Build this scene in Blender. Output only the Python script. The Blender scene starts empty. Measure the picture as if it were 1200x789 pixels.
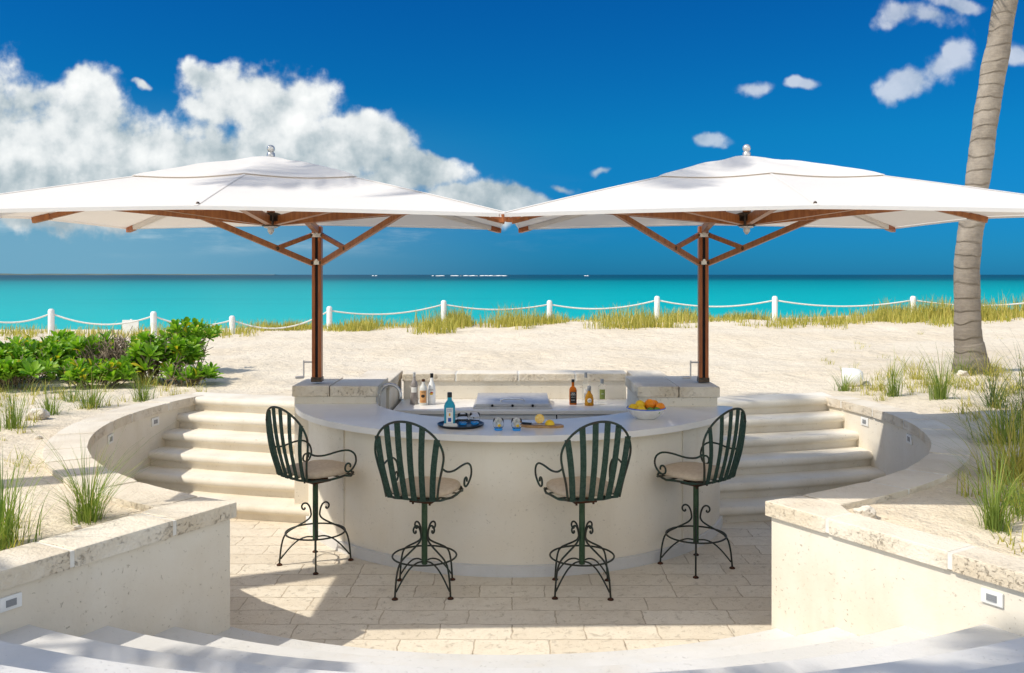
import bpy, bmesh, math, random
import numpy as np
from mathutils import Vector, Matrix, noise
R = math.radians
random.seed(7)
SC = bpy.context.scene
COL = SC.collection

# ------------------------------------------------------------------ camera
cd = bpy.data.cameras.new("camera"); cam = bpy.data.objects.new("camera", cd); COL.objects.link(cam)
cam.location = (0, 0, 2.25); cam.rotation_euler = (R(90), 0, 0)
cd.sensor_width = 36; cd.lens = 31.2; cd.shift_y = -0.0604
cd.clip_start = 0.05; cd.clip_end = 90000
SC.camera = cam

# ------------------------------------------------------------------ light and exposure
SUN_TRAVEL = Vector((0.81, 0.35, -1.0)).normalized()      # the way the sunlight travels
sun_dir = -SUN_TRAVEL
SUN_EL = math.asin(sun_dir.z)
sl = bpy.data.lights.new("sun", 'SUN'); sl.energy = 2.6; sl.angle = R(0.55); sl.color = (1.0, 0.93, 0.815)
so = bpy.data.objects.new("sun", sl); COL.objects.link(so)
so.rotation_euler = SUN_TRAVEL.to_track_quat('-Z', 'Y').to_euler()
so.location = (-20, -8, 30)
SC.view_settings.view_transform = 'Standard'
SC.view_settings.look = 'None'
SC.view_settings.gamma = 1.0
SC.view_settings.use_curve_mapping = False
SC.view_settings.exposure = 0.63
try:
    SC.cycles.max_bounces = 10; SC.cycles.diffuse_bounces = 5; SC.cycles.transparent_max_bounces = 16
except Exception:
    pass

# ------------------------------------------------------------------ node helpers
class NT:
    def __init__(s, tree): s.t = tree; s.n = tree.nodes; s.l = tree.links
    def new(s, typ, **kw):
        n = s.n.new(typ)
        for k, v in kw.items(): setattr(n, k, v)
        return n
    def put(s, sock, v):
        if v is None: return
        if isinstance(v, bpy.types.NodeSocket): s.l.new(v, sock)
        else:
            try: sock.default_value = v
            except Exception: sock.default_value = tuple(v) + (1,) if len(v) == 3 else v
    def math(s, op, a, b=None, c=None, clamp=False):
        n = s.new('ShaderNodeMath', operation=op); n.use_clamp = clamp
        for i, v in enumerate((a, b, c)): s.put(n.inputs[i], v)
        return n.outputs[0]
    def vec(s, op, a, b=None):
        n = s.new('ShaderNodeVectorMath', operation=op)
        s.put(n.inputs[0], a); s.put(n.inputs[1], b)
        return n.outputs['Value'] if op in ('DOT_PRODUCT', 'LENGTH', 'DISTANCE') else n.outputs[0]
    def mix(s, f, a, b, mode='MIX'):
        n = s.new('ShaderNodeMix', data_type='RGBA', blend_type=mode)
        s.put(n.inputs[0], f); s.put(n.inputs[6], a); s.put(n.inputs[7], b)
        return n.outputs[2]
    def noise(s, vec, scale, detail=5, rough=.55, dist=0.0):
        n = s.new('ShaderNodeTexNoise'); s.put(n.inputs['Vector'], vec)
        n.inputs['Scale'].default_value = scale; n.inputs['Detail'].default_value = detail
        n.inputs['Roughness'].default_value = rough; n.inputs['Distortion'].default_value = dist
        return n.outputs['Fac']
    def ramp(s, f, stops, interp='LINEAR'):
        n = s.new('ShaderNodeValToRGB'); n.color_ramp.interpolation = interp
        el = n.color_ramp.elements
        while len(el) < len(stops): el.new(0.5)
        for e, (p, c) in zip(el, stops):
            e.position = p; e.color = (c, c, c, 1) if isinstance(c, (int, float)) else tuple(c) + (1,)
        s.put(n.inputs[0], f)
        return n.outputs[0]
    def smooth(s, v, a, b, lo=0.0, hi=1.0):
        n = s.new('ShaderNodeMapRange', interpolation_type='SMOOTHSTEP')
        s.put(n.inputs[0], v); n.inputs[1].default_value = a; n.inputs[2].default_value = b
        n.inputs[3].default_value = lo; n.inputs[4].default_value = hi
        return n.outputs[0]
    def bump(s, h, strength, dist=.01, normal=None):
        n = s.new('ShaderNodeBump'); n.inputs['Strength'].default_value = strength
        n.inputs['Distance'].default_value = dist; s.put(n.inputs['Height'], h)
        if normal is not None: s.put(n.inputs['Normal'], normal)
        return n.outputs[0]

# ------------------------------------------------------------------ world: Nishita sky with trade-wind cumulus
W = bpy.data.worlds.new("World"); SC.world = W; W.use_nodes = True
wt = NT(W.node_tree); wt.n.clear()
wo = wt.new('ShaderNodeOutputWorld'); bg = wt.new('ShaderNodeBackground')
sky = wt.new('ShaderNodeTexSky', sky_type='NISHITA')
sky.sun_disc = False; sky.sun_elevation = SUN_EL
sky.sun_rotation = math.atan2(sun_dir.x, sun_dir.y)
sky.air_density = 1.0; sky.dust_density = 0.3; sky.ozone_density = 2.0
tc = wt.new('ShaderNodeTexCoord')
D = tc.outputs['Generated']
sep = wt.new('ShaderNodeSeparateXYZ'); wt.put(sep.inputs[0], D)
dX, dY, dZ = sep.outputs[0], sep.outputs[1], sep.outputs[2]

def px(x, y): return ((x - 600) / 1040.0, (322 - y) / 1040.0)
BLOBS = [(-70, 160, 170, 95), (60, 165, 120, 72), (95, 112, 52, 36), (20, 120, 60, 30), (150, 200, 150, 75), (220, 200, 100, 56),
         (300, 126, 84, 48), (255, 95, 32, 24), (345, 120, 54, 44), (325, 188, 110, 56), (425, 170, 62, 42), (485, 206, 70, 28),
         (570, 236, 90, 26), (650, 240, 80, 14), (165, 105, 16, 9), (60, 228, 300, 40),
         (1120, 64, 25, 23), (1094, 80, 27, 22), (1068, 92, 27, 17), (884, 100, 30, 14), (936, 96, 20, 9), (1085, 20, 52, 15), (1130, 2, 36, 12),
         (705, 200, 13, 5), (838, 168, 18, 8), (655, 215, 30, 7), (1196, 62, 14, 14)]
def noise2(t, P, scale, detail, rough, col=False):
    n = t.new('ShaderNodeTexNoise', noise_dimensions='2D'); t.put(n.inputs['Vector'], P)
    n.inputs['Scale'].default_value = scale; n.inputs['Detail'].default_value = detail; n.inputs['Roughness'].default_value = rough
    return n.outputs['Color' if col else 'Fac']
g = bpy.data.node_groups.new("cloud_billows", 'ShaderNodeTree')
g.interface.new_socket("P", in_out='INPUT', socket_type='NodeSocketVector')
g.interface.new_socket("Density", in_out='OUTPUT', socket_type='NodeSocketFloat')
gt = NT(g); gi = gt.new('NodeGroupInput'); go = gt.new('NodeGroupOutput')
P = gi.outputs[0]
def puffs(scale, wob):
    vn = gt.new('ShaderNodeTexVoronoi', feature='SMOOTH_F1', voronoi_dimensions='2D')
    w_ = gt.vec('MULTIPLY', gt.vec('SUBTRACT', noise2(gt, P, scale * 1.6, 4, .55, True), (.5, .5, .5)), (wob, wob, 0))
    gt.put(vn.inputs['Vector'], gt.vec('ADD', P, w_))
    vn.inputs['Scale'].default_value = scale; vn.inputs['Smoothness'].default_value = .55
    return gt.math('SUBTRACT', .42, vn.outputs['Distance'])
dens = gt.math('MULTIPLY', gt.math('SUBTRACT', noise2(gt, P, 9, 8, .58), .5), 1.3)
dens = gt.math('ADD', dens, gt.math('MULTIPLY', puffs(17, .05), .58))
dens = gt.math('ADD', dens, gt.math('MULTIPLY', puffs(40, .025), .24))
dens = gt.math('ADD', dens, gt.math('MULTIPLY', gt.math('SUBTRACT', noise2(gt, P, 60, 4, .55), .5), .26))
gt.put(go.inputs[0], dens)

yc = wt.math('MAXIMUM', dY, .06)
comb = wt.new('ShaderNodeCombineXYZ'); wt.put(comb.inputs[0], wt.math('DIVIDE', dX, yc)); wt.put(comb.inputs[1], wt.math('DIVIDE', dZ, yc))
PV = comb.outputs[0]
warp = wt.vec('ADD', PV, wt.vec('MULTIPLY', wt.vec('SUBTRACT', noise2(wt, PV, 9, 4, .55, True), (.5, .5, .5)), (.06, .05, 0)))
acc = None
for (x, y, rx, ry) in BLOBS:
    u, v = px(x, y)
    q = wt.vec('MULTIPLY', wt.vec('SUBTRACT', warp, (u, v, 0)), (1040.0 / rx, 1040.0 / ry, 0))
    e = wt.math('MULTIPLY', wt.math('SUBTRACT', 1.0, wt.vec('LENGTH', q)), 1.3 if rx > 55 else (.62 if rx > 19 else .5) if x > 650 else .9)
    acc = e if acc is None else wt.math('SMOOTH_MAX', acc, e, .18)
acc = wt.math('MINIMUM', acc, .70)
def dens_at(off):
    n = wt.new('ShaderNodeGroup'); n.node_tree = g
    wt.put(n.inputs[0], wt.vec('ADD', PV, off)); return wt.math('ADD', n.outputs[0], acc)
d0 = dens_at((0, 0, 0)); d1 = dens_at((-.016, .022, 0))
alpha = wt.math('POWER', wt.smooth(d0, -.10, .40), 1.35)
alpha = wt.math('MULTIPLY', alpha, wt.smooth(wt.math('DIVIDE', dX, yc), -.02, .14, 1.0, .55))
front = wt.smooth(dY, .05, .25)
alpha = wt.math('MULTIPLY', alpha, front)
lit = wt.math('MULTIPLY', wt.math('SUBTRACT', d0, d1), .95)
vsock = wt.math('DIVIDE', dZ, yc)
lit = wt.math('ADD', lit, wt.smooth(vsock, .05, .22, .18, .72))
lit = wt.math('ADD', lit, wt.math('MULTIPLY', wt.math('SUBTRACT', 0.45, alpha), .12), clamp=True)
ccol = wt.ramp(lit, [(0, (1.6, 2.0, 2.2)), (.3, (2.5, 2.8, 2.9)), (.6, (3.6, 3.75, 3.75)), (1.0, (4.5, 4.55, 4.45))])
# faint streaks low over the sea
stv = wt.vec('MULTIPLY', PV, (5.0, 26.0, 1))
st = wt.noise(stv, 1.0, 6, .6)
stm = wt.math('MULTIPLY', wt.smooth(st, .48, .72), wt.math('MULTIPLY', wt.smooth(vsock, .015, .05), wt.smooth(vsock, .12, .06)))
stm = wt.math('MULTIPLY', stm, wt.smooth(wt.math('DIVIDE', dX, yc), .15, -.35))
stm = wt.math('MULTIPLY', wt.math('MULTIPLY', stm, front), 1.0)
# unseen bright clouds behind the camera, added for fill light
bn = wt.noise(D, 2.2, 7, .6)
bm_ = wt.math('MULTIPLY', wt.smooth(bn, .45, .6), wt.math('MULTIPLY', wt.smooth(dY, .1, -.25), wt.smooth(dZ, .02, .2)))
# a clear polarised blue: deepened low down, paler overhead to add fill light
tint = wt.ramp(dZ, [(0.0, (.012, .14, .37)), (.05, (.009, .155, .36)), (.15, (.006, .20, .37)), (.30, (.004, .175, .385)), (.5, (.34, .50, .68)), (1, (.70, .76, .82))])
tint = wt.mix(wt.smooth(dY, .30, -.25), tint, (.86, .82, .80, 1))       # unseen sky behind the camera paled, for less blue and more fill in shade
skyc = wt.mix(1.0, sky.outputs[0], tint, 'MULTIPLY')
leftpale = wt.math('MULTIPLY', wt.smooth(wt.math('DIVIDE', dX, yc), .1, -.5), wt.math('MULTIPLY', front, wt.smooth(dZ, .20, .02)))
skyc = wt.mix(wt.math('MULTIPLY', leftpale, .85), skyc, (.85, 1.85, 2.5, 1))
skyc = wt.mix(stm, skyc, (2.5, 3.1, 3.4, 1))
skyc = wt.mix(wt.math('MULTIPLY', bm_, .9), skyc, (7.6, 7.4, 7.0, 1))
skyc = wt.mix(wt.math('MULTIPLY', alpha, .96), skyc, ccol)
wt.put(bg.inputs[0], skyc); bg.inputs[1].default_value = 0.15
wt.l.new(bg.outputs[0], wo.inputs[0])

# ------------------------------------------------------------------ material helpers
def newmat(name):
    m = bpy.data.materials.new(name); m.use_nodes = True
    t = NT(m.node_tree); t.n.clear()
    o = t.new('ShaderNodeOutputMaterial'); p = t.new('ShaderNodeBsdfPrincipled')
    t.l.new(p.outputs[0], o.inputs[0])
    return m, t, p, o
def coords(t, kind='Object'): return t.new('ShaderNodeTexCoord').outputs[kind]

def pmat(name, c1, c2=None, scale=6, rough=.6, spec=.4, metal=0, bump=0, bscale=60, bdist=.004, trans=0, ior=1.45, coat=0):
    m, t, p, o = newmat(name)
    co = coords(t)
    if c2:
        f = t.smooth(t.noise(co, scale, 6), .35, .65)
        t.put(p.inputs['Base Color'], t.mix(f, tuple(c1) + (1,), tuple(c2) + (1,)))
    else:
        p.inputs['Base Color'].default_value = tuple(c1) + (1,)
    p.inputs['Roughness'].default_value = rough
    p.inputs['Specular IOR Level'].default_value = spec
    p.inputs['Metallic'].default_value = metal
    p.inputs['Transmission Weight'].default_value = trans
    p.inputs['IOR'].default_value = ior
    p.inputs['Coat Weight'].default_value = coat
    if bump: t.put(p.inputs['Normal'], t.bump(t.noise(co, bscale, 5), bump, bdist))
    return m

def stucco_mat(name, c1, c2, pits=.35, pitc=(.30, .25, .18)):
    m, t, p, o = newmat(name)
    co = coords(t)
    f = t.smooth(t.noise(co, 1.6, 6, .6), .3, .7)
    col = t.mix(f, tuple(c1) + (1,), tuple(c2) + (1,))
    sv = t.vec('MULTIPLY', co, (1, 1, 1))
    pn = t.noise(sv, 52, 4, .55, .6)
    zone = t.smooth(t.noise(co, 4, 4), .34, .58)
    pm = t.math('MULTIPLY', t.smooth(pn, .62, .72), zone)
    col = t.mix(t.math('MULTIPLY', pm, pits), col, tuple(pitc) + (1,))
    runs = t.smooth(t.noise(t.vec('MULTIPLY', co, (3.2, 3.2, .55)), 1.0, 6, .65), .5, .75)       # faint rain runs and scuffs
    col = t.mix(t.math('MULTIPLY', runs, .28), col, (.56, .48, .36, 1))
    t.put(p.inputs['Base Color'], col)
    p.inputs['Roughness'].default_value = .85; p.inputs['Specular IOR Level'].default_value = .2
    h = t.math('SUBTRACT', t.math('MULTIPLY', t.noise(co, 45, 5), .5), t.math('MULTIPLY', pm, 1.0))
    t.put(p.inputs['Normal'], t.bump(h, .5, .006))
    return m

def coral_mat(name, c1, c2, dark=(.26, .19, .12)):
    m, t, p, o = newmat(name)
    co = coords(t)
    isl = t.new('ShaderNodeNewGeometry').outputs['Random Per Island']
    f = t.math('ADD', t.math('MULTIPLY', t.noise(co, 3.5, 6), .7), t.math('MULTIPLY', isl, .18))
    col = t.mix(t.smooth(f, .22, .72), tuple(c1) + (1,), tuple(c2) + (1,))
    vor = t.new('ShaderNodeTexVoronoi'); t.put(vor.inputs['Vector'], co); vor.inputs['Scale'].default_value = 55
    pn = t.noise(co, 44, 6, .7, .8)
    pit = t.math('MULTIPLY', t.smooth(pn, .53, .70), t.smooth(t.noise(co, 3.5, 4), .38, .6))
    geo = t.new('ShaderNodeNewGeometry'); ns = t.new('ShaderNodeSeparateXYZ'); t.put(ns.inputs[0], geo.outputs['True Normal'])
    side = t.smooth(ns.outputs[2], .8, .3, .25, 1.0)         # the sawn tops are smoother than the broken edges
    pit = t.math('MULTIPLY', pit, side)
    # the rough broken edges are browner with old lichen than the sawn tops
    wea = t.math('MULTIPLY', t.smooth(side, .3, 1.0), t.smooth(t.noise(co, 2.2, 5, .65), .36, .62))
    col = t.mix(t.math('MULTIPLY', wea, .5), col, (.56, .455, .31, 1))
    col = t.mix(t.math('MULTIPLY', pit, .55), col, tuple(dark) + (1,))
    t.put(p.inputs['Base Color'], col)
    p.inputs['Roughness'].default_value = .9; p.inputs['Specular IOR Level'].default_value = .15
    h = t.math('SUBTRACT', t.math('MULTIPLY', t.noise(co, 30, 8, .7), .7), pit)
    h = t.math('ADD', h, t.math('MULTIPLY', vor.outputs['Distance'], .3))
    t.put(p.inputs['Normal'], t.bump(h, .8, .012))
    return m

M = {}
M['stucco'] = stucco_mat('limewashed stucco', (.75, .70, .60), (.69, .625, .51), .65)
M['barfront'] = stucco_mat('cream bar plaster', (.83, .765, .64), (.79, .71, .57), .4)
M['smooth_stone'] = stucco_mat('pale limestone tread', (.79, .74, .64), (.70, .63, .51), .45)
M['white_stone'] = stucco_mat('white limestone', (.68, .67, .65), (.61, .60, .57), .3, (.35, .33, .3))
M['coral'] = coral_mat('coral stone coping', (.77, .71, .60), (.66, .575, .45))
M['mortar'] = pmat('white mortar', (.74, .72, .66), (.66, .63, .57), 12, .9, .1, bump=.4, bscale=80)
M['quartz'] = pmat('white counter stone', (.80, .775, .735), (.75, .725, .685), 3, .25, .5)
M['cabinet'] = pmat('white cabinet lacquer', (.74, .74, .73), None, rough=.35)
M['dark_gap'] = pmat('dark gap', (.015, .015, .017), None, rough=.8)
M['steel'] = pmat('brushed steel', (.60, .59, .58), (.55, .54, .53), 20, .45, .5, .55)
M['tap_steel'] = pmat('satin tap steel', (.62, .60, .57), None, rough=.25, metal=.6)
M['chrome'] = pmat('polished steel', (.78, .79, .8), None, rough=.06, metal=1.0)
M['iron'] = pmat('dark green iron', (.018, .045, .032), (.035, .03, .022), 14, .5, .4, bump=.2, bscale=120)
M['iron_leg'] = pmat('dark bronze iron', (.03, .027, .02), (.018, .032, .022), 20, .5, .4, bump=.2, bscale=120)
M['slat'] = pmat('weathered green paint', (.012, .036, .025), (.030, .060, .045), 60, .6, .3, bump=.25, bscale=90)
M['post'] = pmat('green post paint', (.022, .06, .026), (.04, .08, .04), 30, .45, .4)
M['rust'] = pmat('rusted steel', (.09, .035, .018), (.04, .02, .012), 30, .8, .2)
M['cushion'] = pmat('taupe cushion cloth', (.62, .51, .385), (.56, .45, .33), 40, .95, .1, bump=.3, bscale=350, bdist=.001)
M['white_paint'] = pmat('white paint', (.80, .80, .78), (.72, .72, .69), 9, .5)
M['rope'] = pmat('white rope', (.74, .73, .69), (.62, .61, .57), 40, .9, .1, bump=.6, bscale=120)
M['black'] = pmat('black plastic', (.012, .012, .013), None, rough=.3)
M['plate_grey'] = pmat('grey louvre', (.28, .29, .30), None, rough=.4)
M['bronze'] = pmat('dark bronze', (.06, .045, .035), (.10, .07, .05), 30, .4, .5, .6)

def wood_mat(name, c1, c2, axis=(1, 1, 1)):
    m, t, p, o = newmat(name)
    co = coords(t)
    f = t.noise(t.vec('MULTIPLY', co, axis), 9, 6, .6, .4)
    t.put(p.inputs['Base Color'], t.mix(t.smooth(f, .3, .7), tuple(c1) + (1,), tuple(c2) + (1,)))
    p.inputs['Roughness'].default_value = .38; p.inputs['Specular IOR Level'].default_value = .4
    t.put(p.inputs['Normal'], t.bump(f, .2, .002))
    return m
M['teak'] = wood_mat('oiled teak', (.40, .155, .05), (.26, .09, .03), (4, 4, .6))
M['mastwood'] = wood_mat('oiled hardwood mast', (.42, .13, .035), (.27, .075, .02), (5, 5, .4))
M['boardwood'] = wood_mat('olive wood board', (.50, .30, .13), (.28, .14, .05), (1.5, 9, 4))

# canvas: thin cloth that lets some sun through
def canvas_mat():
    m, t, p, o = newmat('white canvas')
    co = coords(t)
    w = t.noise(co, 3.0, 4)
    c = t.mix(w, (.82, .81, .79, 1), (.78, .77, .75, 1))
    t.put(p.inputs['Base Color'], c); p.inputs['Roughness'].default_value = .9; p.inputs['Specular IOR Level'].default_value = .1
    nb = t.bump(t.math('ADD', t.noise(t.vec('MULTIPLY', co, (1, 1, 1)), 2.2, 4), t.math('MULTIPLY', t.noise(co, 300, 2), .02)), .35, .03)
    t.put(p.inputs['Normal'], nb)
    tr = t.new('ShaderNodeBsdfTranslucent'); tr.inputs[0].default_value = (.88, .74, .60, 1)
    ms = t.new('ShaderNodeMixShader'); ms.inputs[0].default_value = .24
    t.l.new(p.outputs[0], ms.inputs[1]); t.l.new(tr.outputs[0], ms.inputs[2]); t.l.new(ms.outputs[0], o.inputs[0])
    return m
M['canvas'] = canvas_mat()

def sand_mat():
    m, t, p, o = newmat('coral sand')
    co = coords(t)
    a = t.noise(co, .8, 6, .6); b = t.noise(co, 14, 6, .65); c = t.noise(co, 90, 3, .6)
    col = t.mix(t.smooth(a, .3, .7), (.77, .685, .545, 1), (.71, .61, .46, 1))
    col = t.mix(t.math('MULTIPLY', t.smooth(b, .45, .75), .35), col, (.50, .41, .30, 1))
    col = t.mix(t.math('MULTIPLY', t.smooth(c, .60, .70), .5), col, (.36, .28, .19, 1))
    # small dry litter
    v = t.new('ShaderNodeTexVoronoi'); t.put(v.inputs['Vector'], co); v.inputs['Scale'].default_value = 6.5
    lit_ = t.math('MULTIPLY', t.smooth(v.outputs['Distance'], .10, .06), t.smooth(a, .45, .6))
    col = t.mix(t.math('MULTIPLY', lit_, .75), col, (.22, .13, .07, 1))
    t.put(p.inputs['Base Color'], col)
    p.inputs['Roughness'].default_value = .95; p.inputs['Specular IOR Level'].default_value = .1
    fv = t.new('ShaderNodeTexVoronoi', feature='SMOOTH_F1'); t.put(fv.inputs['Vector'], t.vec('ADD', co, t.vec('MULTIPLY', t.new('ShaderNodeTexNoise').outputs['Color'], (.2, .2, 0)))); fv.inputs['Scale'].default_value = 3.6
    h = t.math('ADD', t.math('MULTIPLY', t.noise(co, 5, 6, .65), 1.0), t.math('MULTIPLY', t.noise(co, 45, 4), .25))
    h = t.math('ADD', h, t.math('MULTIPLY', t.smooth(fv.outputs['Distance'], .12, .40), t.smooth(a, .4, .65, .06, .42)))
    t.put(p.inputs['Normal'], t.bump(h, .8, .07))
    return m
M['sand'] = sand_mat()

def paver_mat():
    m, t, p, o = newmat('coral stone pavers')
    co = coords(t)
    nz = t.new('ShaderNodeTexNoise'); t.put(nz.inputs['Vector'], co); nz.inputs['Scale'].default_value = 9; nz.inputs['Detail'].default_value = 3
    dv = t.vec('ADD', co, t.vec('MULTIPLY', t.vec('SUBTRACT', nz.outputs['Color'], (.5, .5, .5)), (.035, .035, 0)))
    br = t.new('ShaderNodeTexBrick'); t.put(br.inputs['Vector'], dv)
    br.offset = .5; br.squash = 1.25; br.squash_frequency = 3
    br.inputs['Scale'].default_value = 1.0; br.inputs['Brick Width'].default_value = .46; br.inputs['Row Height'].default_value = .238
    br.inputs['Mortar Size'].default_value = .0045; br.inputs['Mortar Smooth'].default_value = .3; br.inputs['Bias'].default_value = 0
    br.inputs['Color1'].default_value = (.76, .69, .565, 1); br.inputs['Color2'].default_value = (.68, .60, .475, 1); br.inputs['Mortar'].default_value = (.58, .49, .37, 1)
    col = br.outputs['Color']
    # only some stretches of the joints are open and dark
    gapz = t.smooth(t.noise(co, 4.3, 5, .7), .46, .60)
    col = t.mix(t.math('MULTIPLY', t.math('MULTIPLY', br.outputs['Fac'], gapz), .42), col, (.17, .115, .07, 1))
    f = t.noise(co, 7, 7, .7); f2 = t.noise(co, 48, 4, .65)
    col = t.mix(t.math('MULTIPLY', t.smooth(f, .42, .75), .45), col, (.56, .475, .36, 1))
    col = t.mix(t.math('MULTIPLY', t.smooth(f2, .57, .68), .4), col, (.42, .34, .24, 1))
    f3 = t.noise(co, 19, 6, .75, .6)
    col = t.mix(t.math('MULTIPLY', t.smooth(f3, .60, .72), .4), col, (.45, .37, .27, 1))
    t.put(p.inputs['Base Color'], col)
    p.inputs['Roughness'].default_value = .85; p.inputs['Specular IOR Level'].default_value = .2
    h = t.math('SUBTRACT', t.math('ADD', t.math('MULTIPLY', f, .4), t.math('MULTIPLY', f2, .2)), t.math('MULTIPLY', br.outputs['Fac'], .9))
    h = t.math('SUBTRACT', h, t.math('MULTIPLY', t.smooth(f3, .55, .7), .4))
    t.put(p.inputs['Normal'], t.bump(h, .8, .012))
    return m
M['paver'] = paver_mat()

def sea_mat():
    m, t, p, o = newmat('turquoise sea')
    co = coords(t)
    s = t.new('ShaderNodeSeparateXYZ'); t.put(s.inputs[0], co)
    warp_ = t.math('MULTIPLY', t.math('SUBTRACT', t.noise(t.vec('MULTIPLY', co, (.004, .004, 1)), 1.0, 4), .5), .16)
    lg = t.math('ADD', t.math('LOGARITHM', t.math('MAXIMUM', s.outputs[1], 10), 10), warp_)     # log10 of the distance from shore
    k = t.math('DIVIDE', t.math('SUBTRACT', lg, 1.5), 3.0)
    # the sea bed seen through the water: bright sand, then weed and reef, then deep water
    col = t.ramp(k, [(0.0, (.03, .47, .45)), (.10, (.006, .41, .405)), (.24, (.002, .335, .345)), (.315, (.001, .26, .28)),
                     (.385, (.001, .18, .205)), (.43, (.001, .085, .115)), (.50, (.002, .052, .085)), (1, (.003, .04, .08))])
    strv = t.vec('MULTIPLY', co, (.006, .03, 1))
    streak = t.smooth(t.noise(strv, 1.0, 5, .6, .5), .56, .68)
    far = t.math('MULTIPLY', t.smooth(lg, 1.9, 2.3), t.smooth(lg, 3.3, 2.9))
    col = t.mix(t.math('MULTIPLY', t.math('MULTIPLY', streak, far), .55), col, (.002, .16, .20, 1))
    rip = t.noise(t.vec('MULTIPLY', co, (.6, 1.3, 1)), 1.0, 5, .65)
    col = t.mix(t.math('MULTIPLY', t.smooth(rip, .5, .8), .35), col, (.03, .52, .52, 1))
    t.put(p.inputs['Base Color'], col)
    p.inputs['Roughness'].default_value = .4; p.inputs['Specular IOR Level'].default_value = .03
    t.put(p.inputs['Normal'], t.bump(rip, .35, .15))
    return m
M['sea'] = sea_mat()

def leaf_mat(name, c1, c2, c3=None, trans=.3, rough=.45, spec=.4):
    m, t, p, o = newmat(name)
    isl = t.new('ShaderNodeNewGeometry').outputs['Random Per Island']
    stops = [(0, c1), (.75, c2)] + ([(.93, c2), (.97, c3)] if c3 else [])
    col = t.ramp(isl, stops)
    t.put(p.inputs['Base Color'], col); p.inputs['Roughness'].default_value = rough; p.inputs['Specular IOR Level'].default_value = spec
    tr = t.new('ShaderNodeBsdfTranslucent'); t.put(tr.inputs[0], t.mix(1.0, col, (1.3, 1.5, .6, 1), 'MULTIPLY'))
    ms = t.new('ShaderNodeMixShader'); ms.inputs[0].default_value = trans
    t.l.new(p.outputs[0], ms.inputs[1]); t.l.new(tr.outputs[0], ms.inputs[2]); t.l.new(ms.outputs[0], o.inputs[0])
    return m
M['leaf'] = leaf_mat('fleshy shrub leaf', (.08, .23, .012), (.28, .46, .035), (.66, .52, .04), .35)
M['twig'] = pmat('bare twig', (.27, .215, .15), (.16, .125, .085), 20, .9, .1)
M['grass'] = leaf_mat('beach grass', (.10, .17, .03), (.26, .32, .07), (.45, .36, .14), .3, .6, .2)
M['grass_dry'] = leaf_mat('dry dune grass', (.24, .25, .045), (.54, .46, .12), (.62, .47, .18), .3, .7, .2)
M['grass_dark'] = leaf_mat('dark beach grass', (.03, .06, .02), (.10, .15, .04), (.30, .25, .10), .2, .6, .2)
M['frond'] = leaf_mat('palm frond', (.035, .085, .015), (.07, .14, .03), None, .25)

def bark_mat():
    m, t, p, o = newmat('ringed palm bark')
    co = coords(t)
    s = t.new('ShaderNodeSeparateXYZ'); t.put(s.inputs[0], co)
    wob = t.math('MULTIPLY', t.noise(co, 2.2, 2, .5), .26)
    ph = t.math('FRACT', t.math('MULTIPLY', t.math('ADD', s.outputs[2], wob), 5.6))
    ring = t.math('MULTIPLY', t.smooth(ph, .16, .0), 1.0)
    fib = t.noise(t.vec('MULTIPLY', co, (9, 9, 40)), 1.0, 5, .7)
    mott = t.noise(co, 4, 6, .7)
    col = t.mix(t.smooth(mott, .3, .7), (.36, .315, .265, 1), (.22, .19, .16, 1))
    col = t.mix(t.math('MULTIPLY', t.smooth(fib, .4, .7), .4), col, (.42, .36, .29, 1))
    low = t.smooth(t.math('ADD', s.outputs[2], t.math('MULTIPLY', t.noise(co, 2.5, 4), 1.6)), 3.4, .9)  # bark darker in life near the foot, plus shade painted into its colour
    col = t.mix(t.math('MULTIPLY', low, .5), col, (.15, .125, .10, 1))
    col = t.mix(t.math('MULTIPLY', ring, t.smooth(t.noise(co, 6, 3), .35, .65, .05, .42)), col, (.16, .125, .095, 1))
    t.put(p.inputs['Base Color'], col); p.inputs['Roughness'].default_value = .9; p.inputs['Specular IOR Level'].default_value = .15
    t.put(p.inputs['Normal'], t.bump(t.math('ADD', t.math('MULTIPLY', fib, .5), t.math('SUBTRACT', ph, ring)), .7, .02))
    return m
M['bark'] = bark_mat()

def glass_mat(name, c, rough=.02, mix=1.0):
    m, t, p, o = newmat(name)
    p.inputs['Base Color'].default_value = tuple(c) + (1,); p.inputs['Roughness'].default_value = rough
    p.inputs['Transmission Weight'].default_value = mix; p.inputs['IOR'].default_value = 1.12
    return m
M['glass'] = glass_mat('clear glass', (.97, .98, .98))
M['blue_glass'] = glass_mat('pale blue glass', (.06, .50, .68), .05, .45)
M['blue_base'] = pmat('blue glass base', (.03, .30, .75), None, rough=.1)
M['amber'] = glass_mat('amber spirit', (.45, .12, .015), .05, .35)
M['gold_spirit'] = glass_mat('golden spirit', (.60, .30, .04), .05, .45)
M['frost'] = pmat('frosted bottle', (.62, .62, .58), None, rough=.35)
M['white_bottle'] = pmat('white bottle', (.82, .82, .80), None, rough=.3)
M['grey_bottle'] = pmat('smoky grey bottle', (.22, .19, .18), (.32, .29, .27), 20, .15, .6)
M['paper_white'] = pmat('white label paper', (.78, .77, .73), None, rough=.8)
M['paper_black'] = pmat('black label paper', (.02, .02, .02), None, rough=.7)
M['paper_kraft'] = pmat('kraft label paper', (.62, .34, .14), (.55, .28, .11), 20, .8)
M['paper_green'] = pmat('olive label', (.25, .30, .07), None, rough=.7)
M['ink_dark'] = pmat('dark ink', (.03, .025, .02), None, rough=.8)
M['ink_blue'] = pmat('blue ink', (.05, .10, .35), None, rough=.8)
M['ink_gold'] = pmat('gold ink', (.70, .42, .05), None, rough=.5)
M['ink_red'] = pmat('red ink', (.45, .05, .02), None, rough=.7)
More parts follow.
